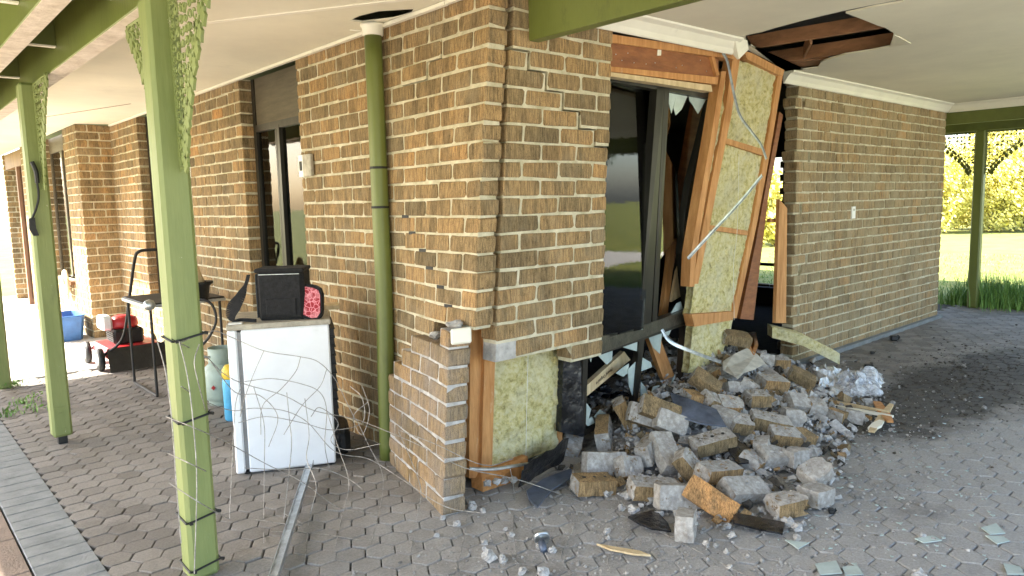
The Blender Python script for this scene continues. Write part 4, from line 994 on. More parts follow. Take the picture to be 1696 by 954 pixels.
# pushed-out corner of the side wall: one leaning block of brickwork
BK = thing('broken_wall_block', 'lower wall corner of brickwork kicked out of the house, leaning away beside the exposed studs', 'wall', (-.25,.4,0))
h0 = Vector((-.135,.80,0)); BH1 = at(734,856,z=0); BH1.z = 0; h1 = BH1; ud = (h0-h1).normalized(); nd = Vector((ud.y,-ud.x,0))
if nd.x < 0: nd = -nd
UL = (h0-h1).length
def PB(u, z, d):
    p = h1+ud*u+nd*d; p.z = z; p += Vector((.085*z+.03*z*z, .035*z, 0))*(1-.6*sstep(.2,.8,u)); return p
def mB(r, a, c):
    if r == 9: return True if c < .26 else None
    if r >= 5 and a > .80-(r-5)*.125+.02: return None
    return True
brickwall('brickwork', PB, 0, UL, 0, 10, mask=mB, mort='mortar_grey', par=BK, rough=.0032, bm='brick_dusty')
for u_, z_, s_, q_ in ((.06,.87,.055,.4),(.30,.785,.045,.5),(.44,.70,.045,.5),(.58,.61,.045,.5)): one('mortar_cap', M['mortar_grey'], BK, lambda b: b.lump(PB(u_,z_,.05), s_, q_, 9))
one('mortar_cap', M['cream_trim'], BK, lambda b: b.bbox((-.014,-.108,.788),(.002,-.004,.862), .008, Matrix.Rotation(math.atan2(ud.y,ud.x),3,'Z'), (h1.x+.085*.83+.02, h1.y+.028, 0)))
# ---- refrigerator lying with its side to us
f0 = at(395,786,z=.01); f1 = at(563,766,z=.01); fu = (f1-f0); fu.z = 0; FL = fu.length; fu.normalize(); fn_ = Vector((-fu.y, fu.x, 0))
if fn_.y < 0: fn_ = -fn_
FZ = at(470,533,y=(f0+fu*FL*.5).y).z
FRG = thing('bar_fridge', 'white bar fridge standing side-on by the wall with a bag on top', 'fridge', ((f0+f1)/2+fn_*.25)*1.0)
Rf = Matrix(((fu.x, fn_.x, 0),(fu.y, fn_.y, 0),(0,0,1)))
def fb(b, lo, hi, bv=.008, mi=None): b.bbox(lo, hi, bv, Rf, (f0.x, f0.y, 0), mi)
one('body', M['white'], FRG, lambda b: fb(b, (.058,0,.012), (FL-.02,.50,FZ-.03)))
one('door', M['white'], FRG, lambda b: fb(b, (0-.01,.0,.012), (.038,.50,FZ-.03)))
one('door_seal', mat('grey_seal', (.22,.22,.22), .7), FRG, lambda b: fb(b, (.0375,.006,.03), (.0585,.494,FZ-.04), .003))
one('worktop', M['dirtywhite'], FRG, lambda b: fb(b, (-.012,-.004,FZ-.029), (FL-.01,.505,FZ), .006))
one('condenser', M['black'], FRG, lambda b: ([fb(b, (FL-.012,.03,.06+i*.05), (FL+.012,.47,.066+i*.05), .002) for i in range(15)], [fb(b, (FL-.019,.05+i*.12,.04), (FL+.006,.065+i*.12,FZ-.06), .002) for i in range(4)]))
one('compressor', M['black'], FRG, lambda b: fb(b, (FL-.019,.1,.015), (FL+.07,.4,.17), .03))
one('hinge', M['stuc'], FRG, lambda b: fb(b, (.0,.005,FZ-.03+.031), (.07,.05,FZ+.010), .003))
for u in (.03, FL-.06): one('foot', M['black'], FRG, lambda b: fb(b, (u,.02,0), (u+.03,.05,.012), .003))
def ftop(px, py, z=None): return at(px, py, z=FZ if z is None else z)
tp = ftop(545,517); 
tp = thing('timber_plank_end', 'short brown plank end resting at the back right of the fridge top', 'timber', (f0+fu*(FL-.1)+fn_*.42+Vector((0,0,FZ-.01))))
one('plank', M['timber_pale'], tp, lambda b: fb(b, (FL-.22,.36,FZ+.001), (FL+.06,.48,FZ+.028), .003))
# cooler bag
cb0 = ftop(433,532); CBt = at(430,448,d=(cb0-CAM).dot(_F)).z
CB = thing('cooler_bag', 'black cooler bag with its strap hanging over the fridge edge', 'bag', cb0)
Rb = Matrix.Rotation(R(-12), 3, 'Z') @ Rf
def bagbody(b): b.bbox((-.02,0,.0), (.235,.20,CBt-FZ), .022, Rb, (cb0.x,cb0.y,FZ+.001))
bo = one('body', M['blackfab'], CB, bagbody)
one('side_panel', mat('dark_grey_nylon', (.045,.05,.055), .8, var=.3, scale=(60,60,60)), CB, lambda b: b.bbox((-.024,.012,.015), (-.018,.188,CBt-FZ-.02), .002, Rb, (cb0.x,cb0.y,FZ+.001)))
one('lid', M['blackfab'], CB, lambda b: b.bbox((-.026,-.006,0), (.241,.206,.022), .010, Rb, (cb0.x,cb0.y,CBt-.012)))
dbag = (cb0-CAM).dot(_F)
one('zip', M['metal'], CB, lambda b: b.box((.0,-.008,0),(.215,-.0062,.003), None, Rb, (cb0.x,cb0.y,CBt-.022)))
one('pocket', M['blackfab'], CB, lambda b: b.bbox((.03,-.008,.03),(.19,-.0005,.12), .003, Rb, (cb0.x,cb0.y,FZ+.001)))
def strapf(b):
    P_ = catmull([at(412,455,d=dbag+.02), at(408,470,d=dbag-.02), at(398,492,d=dbag-.05), at(388,508,d=dbag-.06), at(383,522,d=dbag-.06), at(388,532,d=dbag-.05), at(400,530,d=dbag-.03), at(425,531,d=dbag-.03)], 6)
    n = len(P_); WF_ = lambda i: .009+.026*max(0, min(1, 1-abs(i/n-.42)*4.2))**.5
    for i in range(n-1):
        w_ = WF_(i); dd = (P_[i+1]-P_[i]).normalized(); s = dd.cross(_F).normalized()*w_
        w2 = WF_(i+1); s2 = s.normalized()*w2
        b.prism([P_[i]-s, P_[i]+s, P_[i+1]+s2, P_[i+1]-s2], (0,.008,0))
one('strap', M['blackfab'], CB, strapf)
FB = thing('lunch_bag', 'red floral insulated bag with black trim beside the black cooler bag', 'bag', ftop(512,528))
d2 = (ftop(510,528)-CAM).dot(_F)-.02
def fl(pts, m_, nm, off, th=.02): one(nm, M[m_], FB, lambda b: b.prism([at(x_, y_, d=d2+off) for x_, y_ in pts], _F*th))
fl([(484,464),(497,468),(520,472),(529,477),(533,487),(533,520),(527,530),(516,531),(495,524),(484,519)], 'blackfab', 'trim', 0, .05)
fl([(486,468),(495,471),(493,519),(486,516)], 'floral', 'front_panel', -.004, .004)
fl([(502,474),(519,477),(527,481),(530,489),(530,518),(525,526),(516,527),(502,521)], 'floral', 'flap', -.004, .004)
# ---- gas bottle, blue drum, folding table, mower etc.
g = at(372,667,z=0)
GB = thing('gas_cylinder', 'pale green gas cylinder on the paving behind the white fridge', 'gas bottle', (g.x,g.y,0))
one('tank', M['gas'], GB, lambda b: b.lathe([(.10,.0),(.11,.01),(.105,.03),(.125,.045),(.14,.08),(.14,.22),(.13,.27),(.09,.305),(.04,.32),(.0,.325)], (g.x,g.y,0), 24), True)
one('collar', M['gas'], GB, lambda b: b.lathe([(.085,.30),(.092,.31),(.092,.42),(.086,.42),(.086,.31)], (g.x,g.y,0), 24), True)
one('valve', M['metal'], GB, lambda b: (b.lathe([(.02,.32),(.02,.38),(.03,.385),(.03,.40)], (g.x,g.y,0), 10), b.tube([Vector((g.x,g.y,.36)),Vector((g.x-.12,g.y-.02,.37)),Vector((g.x-.22,g.y+.1,.45))], .008)))
one('warning_mark', M['red'], GB, lambda b: b.prism([Vector((g.x-.105,g.y-.098,.15))+Vector(v) for v in ((0,0,.018),(.012,-.008,0),(0,0,-.018),(-.012,.012,0))], (-.003,-.003,0)))
q = at(383,700,z=0); BD = thing('blue_bottle', 'light blue plastic drum with yellow lid squeezed behind the fridge door', 'drum', (q.x+.04,q.y+.06,0))
one('tank', M['skyblue'], BD, lambda b: b.lathe([(.05,0),(.06,.01),(.062,.26),(.055,.30),(.03,.32)], (q.x+.045,q.y+.06,0), 16), True)
one('lid', M['yellow'], BD, lambda b: b.lathe([(.058,.29),(.064,.30),(.06,.35),(.04,.38),(.0,.385)], (q.x+.045,q.y+.06,0), 16), True)
TX0, TX1, TY0, TY1, TZ = -.66, -.08, 3.28, 3.98, .735
TB = thing('folding_table', 'black metal stand with bent tube legs behind the near green post', 'table', (-.37,3.6,0))
one('tabletop', M['black'], TB, lambda b: b.bbox((TX0,TY0,TZ-.03),(TX1,TY1,TZ), .006))
one('rim', M['metal'], TB, lambda b: (b.box((TX0-.004,TY0-.004,TZ-.034),(TX1+.004,TY0-.001,TZ-.012)), b.box((TX0-.004,TY0,TZ-.034),(TX0-.001,TY1,TZ-.012))))
for x in (TX0+.03, TX1-.03):
    for y in (TY0+.04, TY1-.04): one('leg', M['black'], TB, lambda b: b.tube([(x,y,TZ-.03),(x,y,.02)], .011, 8, False))
one('foot_rail', M['black'], TB, lambda b: b.tube([(TX0+.03,TY1-.04,.014),(TX0+.03,TY0+.04,.014)], .011, 8, False))
one('foot_rail', M['black'], TB, lambda b: b.tube([(TX1-.03,TY1-.04,.014),(TX1-.03,TY0+.04,.014)], .011, 8, False))
q = at(332,497,z=TZ); BK2 = thing('black_bucket', 'black bucket with a tan cone in it on the black stand', 'bucket', (q.x,q.y,TZ))
one('tub', M['black'], BK2, lambda b: b.lathe([(.06,.001),(.075,.11),(.10,.13),(.10,.145),(.085,.145),(.07,.10)], (q.x,q.y,TZ), 18), True)
one('cone', M['timber_pale'], BK2, lambda b: b.lathe([(.07,.11),(.02,.27),(.0,.28)], (q.x-.02,q.y,TZ), 16), True)
dH = (q-CAM).dot(_F)-.1
tag(one('rubber_hose', M['black'], None, lambda b: b.tube([at(322,497,d=dH+.02),at(340,497,d=dH),at(353,508,d=dH),at(358,530,d=dH),at(350,552,d=dH),at(338,568,d=dH),at(318,585,d=dH)], .010, 8)), 'black rubber hose looping off the black stand', 'hose')
q = at(248,515,z=TZ); tag(one('float_ball', M['metal'], None, lambda b: b.lathe([(0,.0),(.03,.012),(.042,.04),(.03,.07),(0,.082)], (q.x,q.y,TZ), 16), True), 'small grey ball on the left corner of the black stand', 'ball')
mo = Vector((-.42,4.95,0)); MW = thing('lawn_mower', 'red lawn mower with black handle behind the black stand', 'mower', mo)
def mdeck(b):
    b.bbox((-.26,-.30,.09),(.26,.30,.20), .06, None, mo)
one('deck', M['red'], MW, mdeck)
one('engine', M['black'], MW, lambda b: (b.bbox((-.14,-.14,.20),(.12,.12,.34), .02, None, mo), [b.box((mo.x-.15,mo.y-.15,.23+i*.02),(mo.x-.138,mo.y+.10,.24+i*.02)) for i in range(5)]))
one('engine_cover', M['red'], MW, lambda b: b.lathe([(.0,.345),(.12,.345),(.13,.37),(.12,.43),(.07,.455),(0,.46)], (mo.x-.02,mo.y,0), 18), True)
one('fuel_tank', M['white'], MW, lambda b: b.bbox((-.22,-.10,.34),(-.13,.12,.47), .02, None, mo))
for sx, sy in ((-.29,-.24),(.29,-.24),(-.29,.26),(.29,.26)):
    wl = one('wheel', M['black'], MW, lambda b: b.lathe([(.05,-.025),(.10,-.022),(.105,0),(.10,.022),(.05,.025)], (mo.x+sx,mo.y+sy,.105), 22, Matrix.Rotation(R(90),3,'Y')), True)
    one('hub', M['stuc'], wl, lambda b: b.lathe([(.0,-.028),(.055,-.026),(.055,.026),(0,.028)], (mo.x+sx,mo.y+sy,.105), 16, Matrix.Rotation(R(90),3,'Y')), True)
one('rear_flap', M['black'], MW, lambda b: b.prism([mo+Vector(v) for v in ((-.24,-.30,.19),(.24,-.30,.19),(.27,-.50,.02),(-.27,-.50,.02))], (0,.012,.01)))
hp = [mo+Vector((-.26,-.25,.14)), at(203,560,y=4.55), at(214,495,y=4.3), at(223,430,y=4.05), at(230,417,y=4.0), at(245,414,y=3.98), at(275,414,y=3.96), at(287,424,y=3.96), at(290,470,y=4.1), mo+Vector((.26,-.25,.14))]
one('handle', M['black'], MW, lambda b: b.tube(hp, .013, 8))
TUB = thing('blue_tub', 'blue plastic tub on the sunlit path beside the stepped-out wall', 'tub', (-.60,6.92,0))
def tub(b):
    o = Vector((-.60,6.95,0)); rs = []
    for z, k, in ((0,.0),(.27,.03),(.285,.045),(.285,.025),(.03,-.02)):
        rs.append([o+Vector((sx*(.16+k), sy*(.24+k), z)) for sx, sy in ((-1,-.8),(-.8,-1),(.8,-1),(1,-.8),(1,.8),(.8,1),(-.8,1),(-1,.8))])
    b.rings(rs)
one('tub_body', M['blue'], TUB, tub)
tag(one('red_bottle', M['red'], None, lambda b: b.lathe([(.03,.05),(.032,.3),(.02,.36),(.02,.40),(.0,.41)], (-.64,6.85,0), 12), True), 'red bottle standing in the blue tub', 'bottle')
q = at(118,467,x=XS); HR = thing('hose_reel', 'tan hose reel on the wall under the far window', 'hose reel', q)
one('reel', M['timber_pale'], HR, lambda b: [b.tube([q+Vector((-.06,math.cos(t/6*math.pi)*r_,math.sin(t/6*math.pi)*r_)) for t in range(13)], .018, 7) for r_ in (.14,.105,.07)])
one('mount', M['timber_dark'], HR, lambda b: b.box((q.x-.05,q.y-.22,q.z-.02),(q.x,q.y+.22,q.z+.02)))
# hanging strap and coat hook on the second post
px0 = 2.60-.06
tag(one('hanging_strap', M['black'], None, lambda b: (b.tube([at(54,272,y=px0-.01),at(61,300,y=px0-.01),at(64,325,y=px0-.01),at(60,345,y=px0-.01),at(53,362,y=px0-.01)], .006, 6), b.prism([at(48,362,y=px0-.02),at(58,360,y=px0-.02),at(60,378,y=px0-.02),at(65,390,y=px0-.02),at(56,391,y=px0-.02),at(49,380,y=px0-.02)], (0,.02,0)), b.tube([at(53,268,y=px0-.02),at(60,285,y=px0-.03),at(62,303,y=px0-.02)], .013, 7))), 'black strap and brush hanging on the second green post', 'strap')
# ---- ties and crumpled fencing wire
for i, z in enumerate((at(275,562,y=.23).z, at(275,701,y=.23).z, at(290,868,y=.23).z, at(300,948,y=.23).z)):
    def tie(b):
        x, y, h = -1.335, .285, .060
        b.tube([(x-h,y+h,z-.006),(x-h,y-h,z-.012),(x-h+.02,y-h,z-.012),(x+h,y-h,z+.006),(x+h,y+h,z+.008),(x-h,y+h,z-.006)], .0042, 6, False)
        b.box((x-h+.01,y-h-.012,z-.018),(x-h+.022,y-h-.002,z-.006)); b.tube([(x+h,y-h,z+.006),(x+h+.006,y-h-.01,z+.006)], .007, 6, False); b.tube([(x-h+.012,y-h-.01,z-.012),(x-h-.012,y-h-.04,z+.006)], .002, 5, False)
    tag(one('cable_tie', M['black'], None, tie), ['black tie round the near green post, uppermost beside the table','black tie round the near green post level with the fridge middle','black tie low on the near green post','black tie at the very foot of the near green post'][i], 'cable tie', 'ties round the near green post')
WM = MB()
def strand(pts, r=.0020):
    P_ = []
    for q in pts:
        g_ = at(q[0], q[1], z=.008); gd = (g_-CAM).dot(_F) if g_.z > 0 and (g_-CAM).dot(_F) > 0 else 99
        d = min(q[2], gd); P_.append(at(q[0], q[1], d=d))
    WM.tube(P_, r, 5)
D1, D2 = 2.62, 3.68
for s in [
 [(297,568,D1),(350,548,3.1),(382,558,D2),(437,581,D2-.05),(498,591,D2-.04),(528,600,D2),(555,628,D2+.08),(575,668,3.8),(588,694,3.8)],
 [(437,581,D2-.05),(420,620,D2-.06),(405,660,D2-.06),(398,690,D2-.05)],
 [(498,591,D2-.04),(490,615,D2-.04),(465,645,D2-.05),(435,672,D2-.05),(432,720,D2-.05)],
 [(405,632,D2-.05),(450,627,D2-.05),(500,636,D2-.03),(530,650,D2),(541,680,D2),(538,735,D2),(545,775,3.7)],
 [(297,568,D1),(340,590,3.0),(372,620,3.4),(405,636,D2-.05),(470,655,D2-.05),(520,680,D2),(587,694,3.7),(650,718,3.5),(700,740,3.3),(770,775,3.15),(860,795,3.2),(960,830,9),(1060,865,9),(1180,925,9),(1250,960,9)],
 [(541,612,D2),(530,640,D2),(500,672,D2-.04),(470,720,D2-.04)],
 [(300,640,D1-.02),(340,665,3.1),(385,680,3.55),(420,676,D2-.05),(470,680,D2-.05),(510,700,D2-.05),(555,748,3.6),(610,760,3.6),(660,790,3.5),(735,838,3.2),(800,850,3.1)],
 [(420,640,D2-.05),(437,700,D2-.05),(438,760,D2-.1),(437,850,9),(437,900,9)],
 [(475,650,D2-.05),(480,700,D2-.05),(483,735,D2-.1),(478,790,3.4),(470,860,9)],
 [(505,660,D2-.04),(512,720,D2-.06),(508,760,3.5),(524,805,3.4),(512,860,9),(505,930,9)],
 [(541,680,D2),(560,740,3.6),(578,800,3.5),(565,860,9),(556,905,9)],
 [(590,694,3.8),(612,740,3.6),(632,780,3.5),(633,820,3.4),(615,900,9)],
 [(660,715,3.5),(680,760,3.3),(697,812,3.2),(690,860,9),(680,915,9)],
 [(260,562,D1),(275,620,D1-.02),(285,700,D1-.03),(292,800,D1-.03),(300,900,D1-.03)],
 [(297,566,D1),(310,620,D1-.04),(320,700,D1-.05),(326,800,D1-.05),(322,950,D1-.05)],
 [(330,570,D1+.05),(322,600,D1),(330,640,D1),(345,700,2.9),(350,760,2.9)],
 [(275,690,D1-.03),(330,712,D1-.05),(380,735,3.2),(440,768,3.5),(500,798,3.5),(560,840,9),(620,850,9)],
 [(277,750,D1-.03),(330,775,D1-.04),(360,790,9)],[(280,800,D1-.03),(340,838,D1-.04),(380,860,9)],
 [(405,775,3.5),(470,778,3.5),(530,776,3.5),(575,792,3.5),(600,810,3.4)],
 [(395,700,D2-.06),(440,690,D2-.06),(500,700,D2-.05),(550,712,D2),(600,700,3.8),(600,660,3.85),(580,640,3.9)],
 [(600,640,3.9),(612,680,3.85),(600,720,3.8),(585,690,3.9),(610,665,3.9)],
 [(515,690,3.6),(530,675,3.65),(560,700,3.7),(548,730,3.7),(575,745,3.7),(630,735,3.6)],
 [(660,712,3.4),(720,735,3.2),(800,770,3.1),(850,760,3.2)],
 [(845,775,3.2),(852,820,9),(850,870,9),(857,940,9)],[(945,845,9),(952,870,9),(930,920,9),(945,952,9)],
 [(1055,875,9),(1010,920,9),(1012,950,9)],
 [(775,840,9),(770,880,9),(755,954,9)],[(450,880,9),(520,883,9),(600,895,9)],[(420,860,9),(500,870,9),(470,850,9)],
 [(400,640,D2-.06),(390,670,D2-.1),(385,760,3.5),(380,860,9)],[(350,600,3.2),(390,650,D2-.08),(430,655,D2-.05),(460,690,D2-.05),(445,740,D2-.06)]]:
    strand(s)
tag(WM.build('fence_wire', M['wire']), 'crumpled fencing wire tied to the green post and trailing over the fridge and paving', 'wire')
p0, p1 = at(514,771,z=.05), at(450,972,z=.012); dd = (p1-p0).normalized(); ss = dd.cross(Vector((0,0,1))).normalized()*.019
def chan(b):
    b.prism([p0-ss,p0+ss,p1+ss,p1-ss], (0,0,.002)); b.prism([p0-ss,p1-ss,p1-ss+Vector((0,0,.03)),p0-ss+Vector((0,0,.03))], ss*.1); b.prism([p0+ss,p1+ss,p1+ss+Vector((0,0,.016)),p0+ss+Vector((0,0,.016))], ss*.1)
tag(one('steel_channel', M['metal'], None, chan), 'long galvanised steel channel lying from the fridge towards the camera', 'channel')
tag(one('steel_channel', M['metal'], None, lambda b: b.tube([at(778,776,y=.02),at(815,777,y=.0),at(850,772,y=.0),at(875,768,y=.03)], .009, 8, flat=.5)), 'bent white metal strip in front of the exposed corner stud', 'strip')
# ---- rubble companions
def flat(name, pts, m_, label, cat, th=(0,0,.008), z=None, y=None, top=0, group=None):
    b = MB(); P_ = []
    for q in pts:
        if len(q) == 3: P_.append(at(q[0], q[1], z=q[2]))
        else: P_.append(heap(q[0], q[1], top))
    b.prism(P_, th); return tag(b.build(name, M[m_]), label, cat, group)
flat('plasterboard', [(1200,600),(1218,588),(1240,578),(1256,588),(1268,602),(1250,612),(1232,618),(1222,628),(1200,615)], 'plaster', 'cream sheet of broken plasterboard on the upper heap', 'plasterboard', top=.09, th=(0,.012,.006))
def gbeam(b):
    a, c = at(1275,548,y=.42), at(1386,592,z=.10); m1 = a.lerp(c,.45)+Vector((0,0,.035)); n_ = (c-a).cross(Vector((0,0,1))).normalized()*.07
    sec = lambda p, k: [p-n_*k+Vector((0,0,-.045)), p+n_*k+Vector((0,0,-.045)), p+n_*k+Vector((0,0,.045)), p-n_*k+Vector((0,0,.05))]
    b.rings([sec(a,1), sec(a.lerp(m1,.5),1.05), sec(m1,1.1), sec(m1.lerp(c,.5),1.0), sec(c,.9)])
tag(one('insulation_offcut', M['insul'], None, gbeam), 'long green stained foam offcut slanting down from the gap onto the paving', 'insulation')
flat('metal_flashing', [(1110,652),(1140,662),(1187,680),(1203,708),(1160,703),(1120,690)], 'steelblue', 'blue grey metal flashing lying across the heap', 'flashing', top=.10)
flat('plastic_sheet', [(1192,712),(1212,724),(1243,745),(1240,768),(1222,770),(1208,750)], 'sheet', 'glossy black plastic sheet folded in the middle of the heap', 'plastic sheet', top=.05)
flat('black_tile', [(1214,851),(1243,856),(1300,868),(1296,886),(1258,879),(1215,868)], 'sheet', 'dark slate coloured strip flat on the paving in front of the heap', 'strip', top=.012)
def mem2(b):
    n = 18; g_ = []
    for j in range(n+1):
        for i in range(n+1):
            u, v = i/n, j/n; px = 868+u*75-v*10; py = 770-u*45+v*38; p = at(px, py, z=.16*(1-v)+.01)
            p += Vector((0,0,.03*noise.noise(Vector((u*4,v*4,2)))))
            g_.append(p)
    b.add(g_, [(j*(n+1)+i,j*(n+1)+i+1,(j+1)*(n+1)+i+1,(j+1)*(n+1)+i) for j in range(n) for i in range(n)])
tag(one('plastic_sheet', M['sheet'], None, mem2, True), 'crumpled black plastic membrane spilling out below the insulation', 'plastic sheet')
flat('membrane_offcut', [(872,815),(900,795),(945,778),(950,790),(915,812),(890,842),(876,828)], 'steelblue', 'curled dark grey membrane flap on the ground left of the heap', 'membrane', top=.03)
flat('membrane_offcut', [(1040,858),(1085,846),(1106,868),(1112,882),(1080,878),(1056,868)], 'sheet', 'black rubber mat corner under the front bricks', 'membrane', top=.01)
flat('splinter', [(988,903),(1000,905),(1060,915),(1078,922),(1050,920),(1010,912)], 'timber_pale', 'pale wood splinter on the paving near the camera', 'splinter', top=.01)
for i, (a, c, m_, lab) in enumerate([((1360,663),(1470,684),'timber_pale','long pale splintered batten behind the small brown brick end'),((1372,672),(1478,692),'cream_trim','white painted splintered strip crossing the pale batten'),((1441,716),(1478,672),'timber_pale','short upright wood splinter at the right end of the splinters'),((1440,712),(1462,700),'cream_trim','torn white card scrap at the right end'),((1455,668),(1472,700),'timber','brown timber stub among the splinters')]):
    def spl(b):
        p0, p1 = at(*a, z=.03), at(*c, z=.05); dd = (p1-p0); s = dd.cross(Vector((0,0,1))).normalized()*(.016+.004*i)
        b.prism([p0-s*.4, p0+s, p0.lerp(p1,.5)+s*1.2, p1+s*.3, p1-s*.8, p0.lerp(p1,.55)-s], (0,0,.014))
    tag(one('splinter', M[m_], None, spl), lab, 'splinter')
flat('wood_stub', [(1240,552),(1252,550),(1256,572),(1250,588),(1242,575)], 'timber', 'short orange wood stub standing at the top of the heap', 'timber', top=.10, th=(0,.03,0))
def crumple(px0, py0, px1, py1, h, seed, n=22, par=None):
    def f(b):
        g_ = []
        for j in range(n+1):
            for i in range(n+1):
                u, v = i/n, j/n; w_ = math.sin(math.pi*u)*math.sin(math.pi*v)
                p = at(px0+(px1-px0)*u, py0+(py1-py0)*v, z=.02)
                s = Vector((u*3.2+seed, v*3.2, 0)); q = abs(noise.noise(s*1.3))+.5*abs(noise.noise(s*3))
                p = p+Vector((noise.noise(s*2)*.06, noise.noise(s*2+Vector((5,5,5)))*.06, h*(w_**.5)*(.35+1.4*q))); g_.append(p)
        b.add(g_, [(j*(n+1)+i,j*(n+1)+i+1,(j+1)*(n+1)+i+1,(j+1)*(n+1)+i) for j in range(n) for i in range(n)])
    return f
tag(one('silver_foil', mat('silver_foil', (.75,.78,.82), .25, metal=.55, var=.15, scale=(30,30,30), bump=.8), None, crumple(1338,612,1396,662,.08,3), False), 'crumpled silver white foil wrap against the brown wedge-tipped brick', 'foil')
PBg = thing('plastic_bag', 'crumpled clear plastic bag with blue print on the paving by the far wall', 'plastic bag', at(1425,640,z=0))
one('film', M['film'], PBg, crumple(1388,618,1460,656,.085,8)); one('film', M['film'], PBg, crumple(1392,620,1452,652,.05,15))
one('blue_print', M['blue'], PBg, crumple(1405,628,1442,648,.05,5,8))
for px, py, s, lab in ((1480,560,.05,'small black plastic fitting against the foot of the far wall'),(1444,584,.025,'black shard of plastic near the far wall'),(1437,607,.04,'black rag scrap behind the clear plastic bag'),(1377,846,.02,'small black block right of the square dull grey brick')):
    def bk(b): p = at(px, py, z=s*.5); b.bbox((-s,-s*.6,-s*.5),(s,s*.6,s*.5), s*.2, rotm(30,8,0), p); b.lump(p+Vector((s,-s*.4,0)), s*.5, 1)
    tag(one('plastic_fitting', M['black'], None, bk), lab, 'plastic piece')
for pts, lab in (([(1625,875),(1650,868),(1665,884),(1640,886)],'largest white glass shard on the pavers at the right edge'),([(1632,888),(1662,890),(1672,897),(1652,902)],'second white glass shard just under the largest'),([(1662,934),(1690,940),(1696,952),(1668,952)],'glass shard in the lower right corner'),([(1515,893),(1545,888),(1560,896),(1530,900)],'thin pale glass shard right of the heap'),([(1350,935),(1385,930),(1395,950),(1358,953)],'square pale glass piece at the bottom edge'),([(1395,940),(1420,938),(1430,952),(1400,954)],'pale glass piece beside the square one'),([(1300,895),(1340,900),(1322,910)],'thin pale glass sliver below the heap')):
    b = MB(); b.prism([at(x_, y_, z=.006) for x_, y_ in pts], (0,0,.004)); tag(b.build('glass_shard', M['frost']), lab, 'glass shard')
b = MB()
for i in range(220):
    x, y = rr.gauss(1.6,.7), rr.gauss(-1.25,.35); s_ = .004+.012*rr.random()**2; a = rr.uniform(0,6.28); c_ = Vector((x,y,.006))
    b.prism([c_+Vector((math.cos(a+k)*s_*rr.uniform(.5,1.3), math.sin(a+k)*s_*rr.uniform(.5,1.3), 0)) for k in (0,1.9,4.1)], (0,0,.003))
tag(b.build('glass_splinters', M['frost']), 'tiny splinters of window glass sprinkled over the pavers', 'glass', kind='stuff')
q = at(897,890,z=.03); PF_ = thing('pipe_fitting', 'short steel pipe fitting lying on the paving near the bottom centre', 'pipe fitting', (q.x,q.y,0))
one('ring', M['metal'], PF_, lambda b: b.lathe([(.026,-.01),(.034,-.01),(.034,.01),(.026,.01),(.026,-.01)], q, 16, rotm(60,70,0)), True)
one('stub', M['steelblue'], PF_, lambda b: b.lathe([(.016,-.05),(.016,.0)], q+Vector((-.02,-.02,-.008)), 12, rotm(60,70,0)), True)
# switches
q = at(1412,352,y=.35); SW = thing('power_point', 'small white power point on the far brick wall', 'socket', q)
one('plate', M['stuc'], SW, lambda b: b.box((q.x-.036,.338,q.z-.055),(q.x+.036,.3495,q.z+.055))); one('switch', M['plaster'], SW, lambda b: b.box((q.x-.012,.334,q.z+.015),(q.x+.012,.3375,q.z+.035)))
q = at(513,274,x=0); SB = thing('door_bell', 'white push button and cream box on the side wall left of the downpipe', 'door bell', q)
one('plate', M['stuc'], SB, lambda b: b.box((-.02,q.y+.05,q.z-.07),(-.006,q.y+.12,q.z+.07))); one('button', M['black'], SB, lambda b: b.box((-.024,q.y+.07,q.z-.03),(-.0205,q.y+.10,q.z+.03)))
one('box', M['dirtywhite'], SB, lambda b: b.bbox((-.03,q.y-.07,q.z-.07),(-.006,q.y+.04,q.z+.07), .004))
# ============================================================ plants
def leafball(b, c, rx, rz, n, s, rnd, squash=1):
    seed = Vector((rnd.uniform(0,99),0,0)); k = 0
    while k < n:
        v = Vector((rnd.gauss(0,1), rnd.gauss(0,1), rnd.gauss(0,1))).normalized(); r_ = rnd.uniform(.55,1)**.6*(.78+.5*noise.noise(v*2.2+seed)+.25*noise.noise(v*6+seed))
        p = c+Vector((v.x*rx*r_, v.y*rx*r_, v.z*rz*r_)); k += 1
        if p.z < .02: continue
        if noise.noise(p*1.1+seed) < -.22: continue
        a = Vector((rnd.gauss(0,1), rnd.gauss(0,1), rnd.gauss(0,1))).normalized(); d = a.orthogonal().normalized(); q = rnd.uniform(.6,1.3)*s
        b.add([p-d*q, p+a.cross(d)*q*.45, p+d*q, p-a.cross(d)*q*.45], [(0,1,2,3)])
def bush(x, y, h, w_, m_, label, cat='bush', n=7000, s=.10, seed=1, group=None, name='bush'):
    rnd = random.Random(seed); t = thing(name, label, cat, (x,y,-.06), group)
    tb = MB()
    for i in range(6):
        a = rnd.uniform(0,6.28); tb.tube([(x,y,-.06),(x+math.cos(a)*w_*.2,y+math.sin(a)*w_*.2,h*.25),(x+math.cos(a)*w_*.4,y+math.sin(a)*w_*.4,h*.5)], [.04,.035,.03,.02,.015,.01], 6)
    tb.build('trunk', M['bark'], t); b = MB()
    for i in range(7):
        a = rnd.uniform(0,6.28); rr_ = rnd.uniform(0,.5)*w_; zc = h*rnd.uniform(.3,.72)
        leafball(b, Vector((x+math.cos(a)*rr_, y+math.sin(a)*rr_, zc)), w_*rnd.uniform(.45,.65), min(zc, h-zc)*rnd.uniform(.9,1.1)+.15*h, n//7, s, rnd)
    b.build('crown', M[m_], t); return t
DST = 27
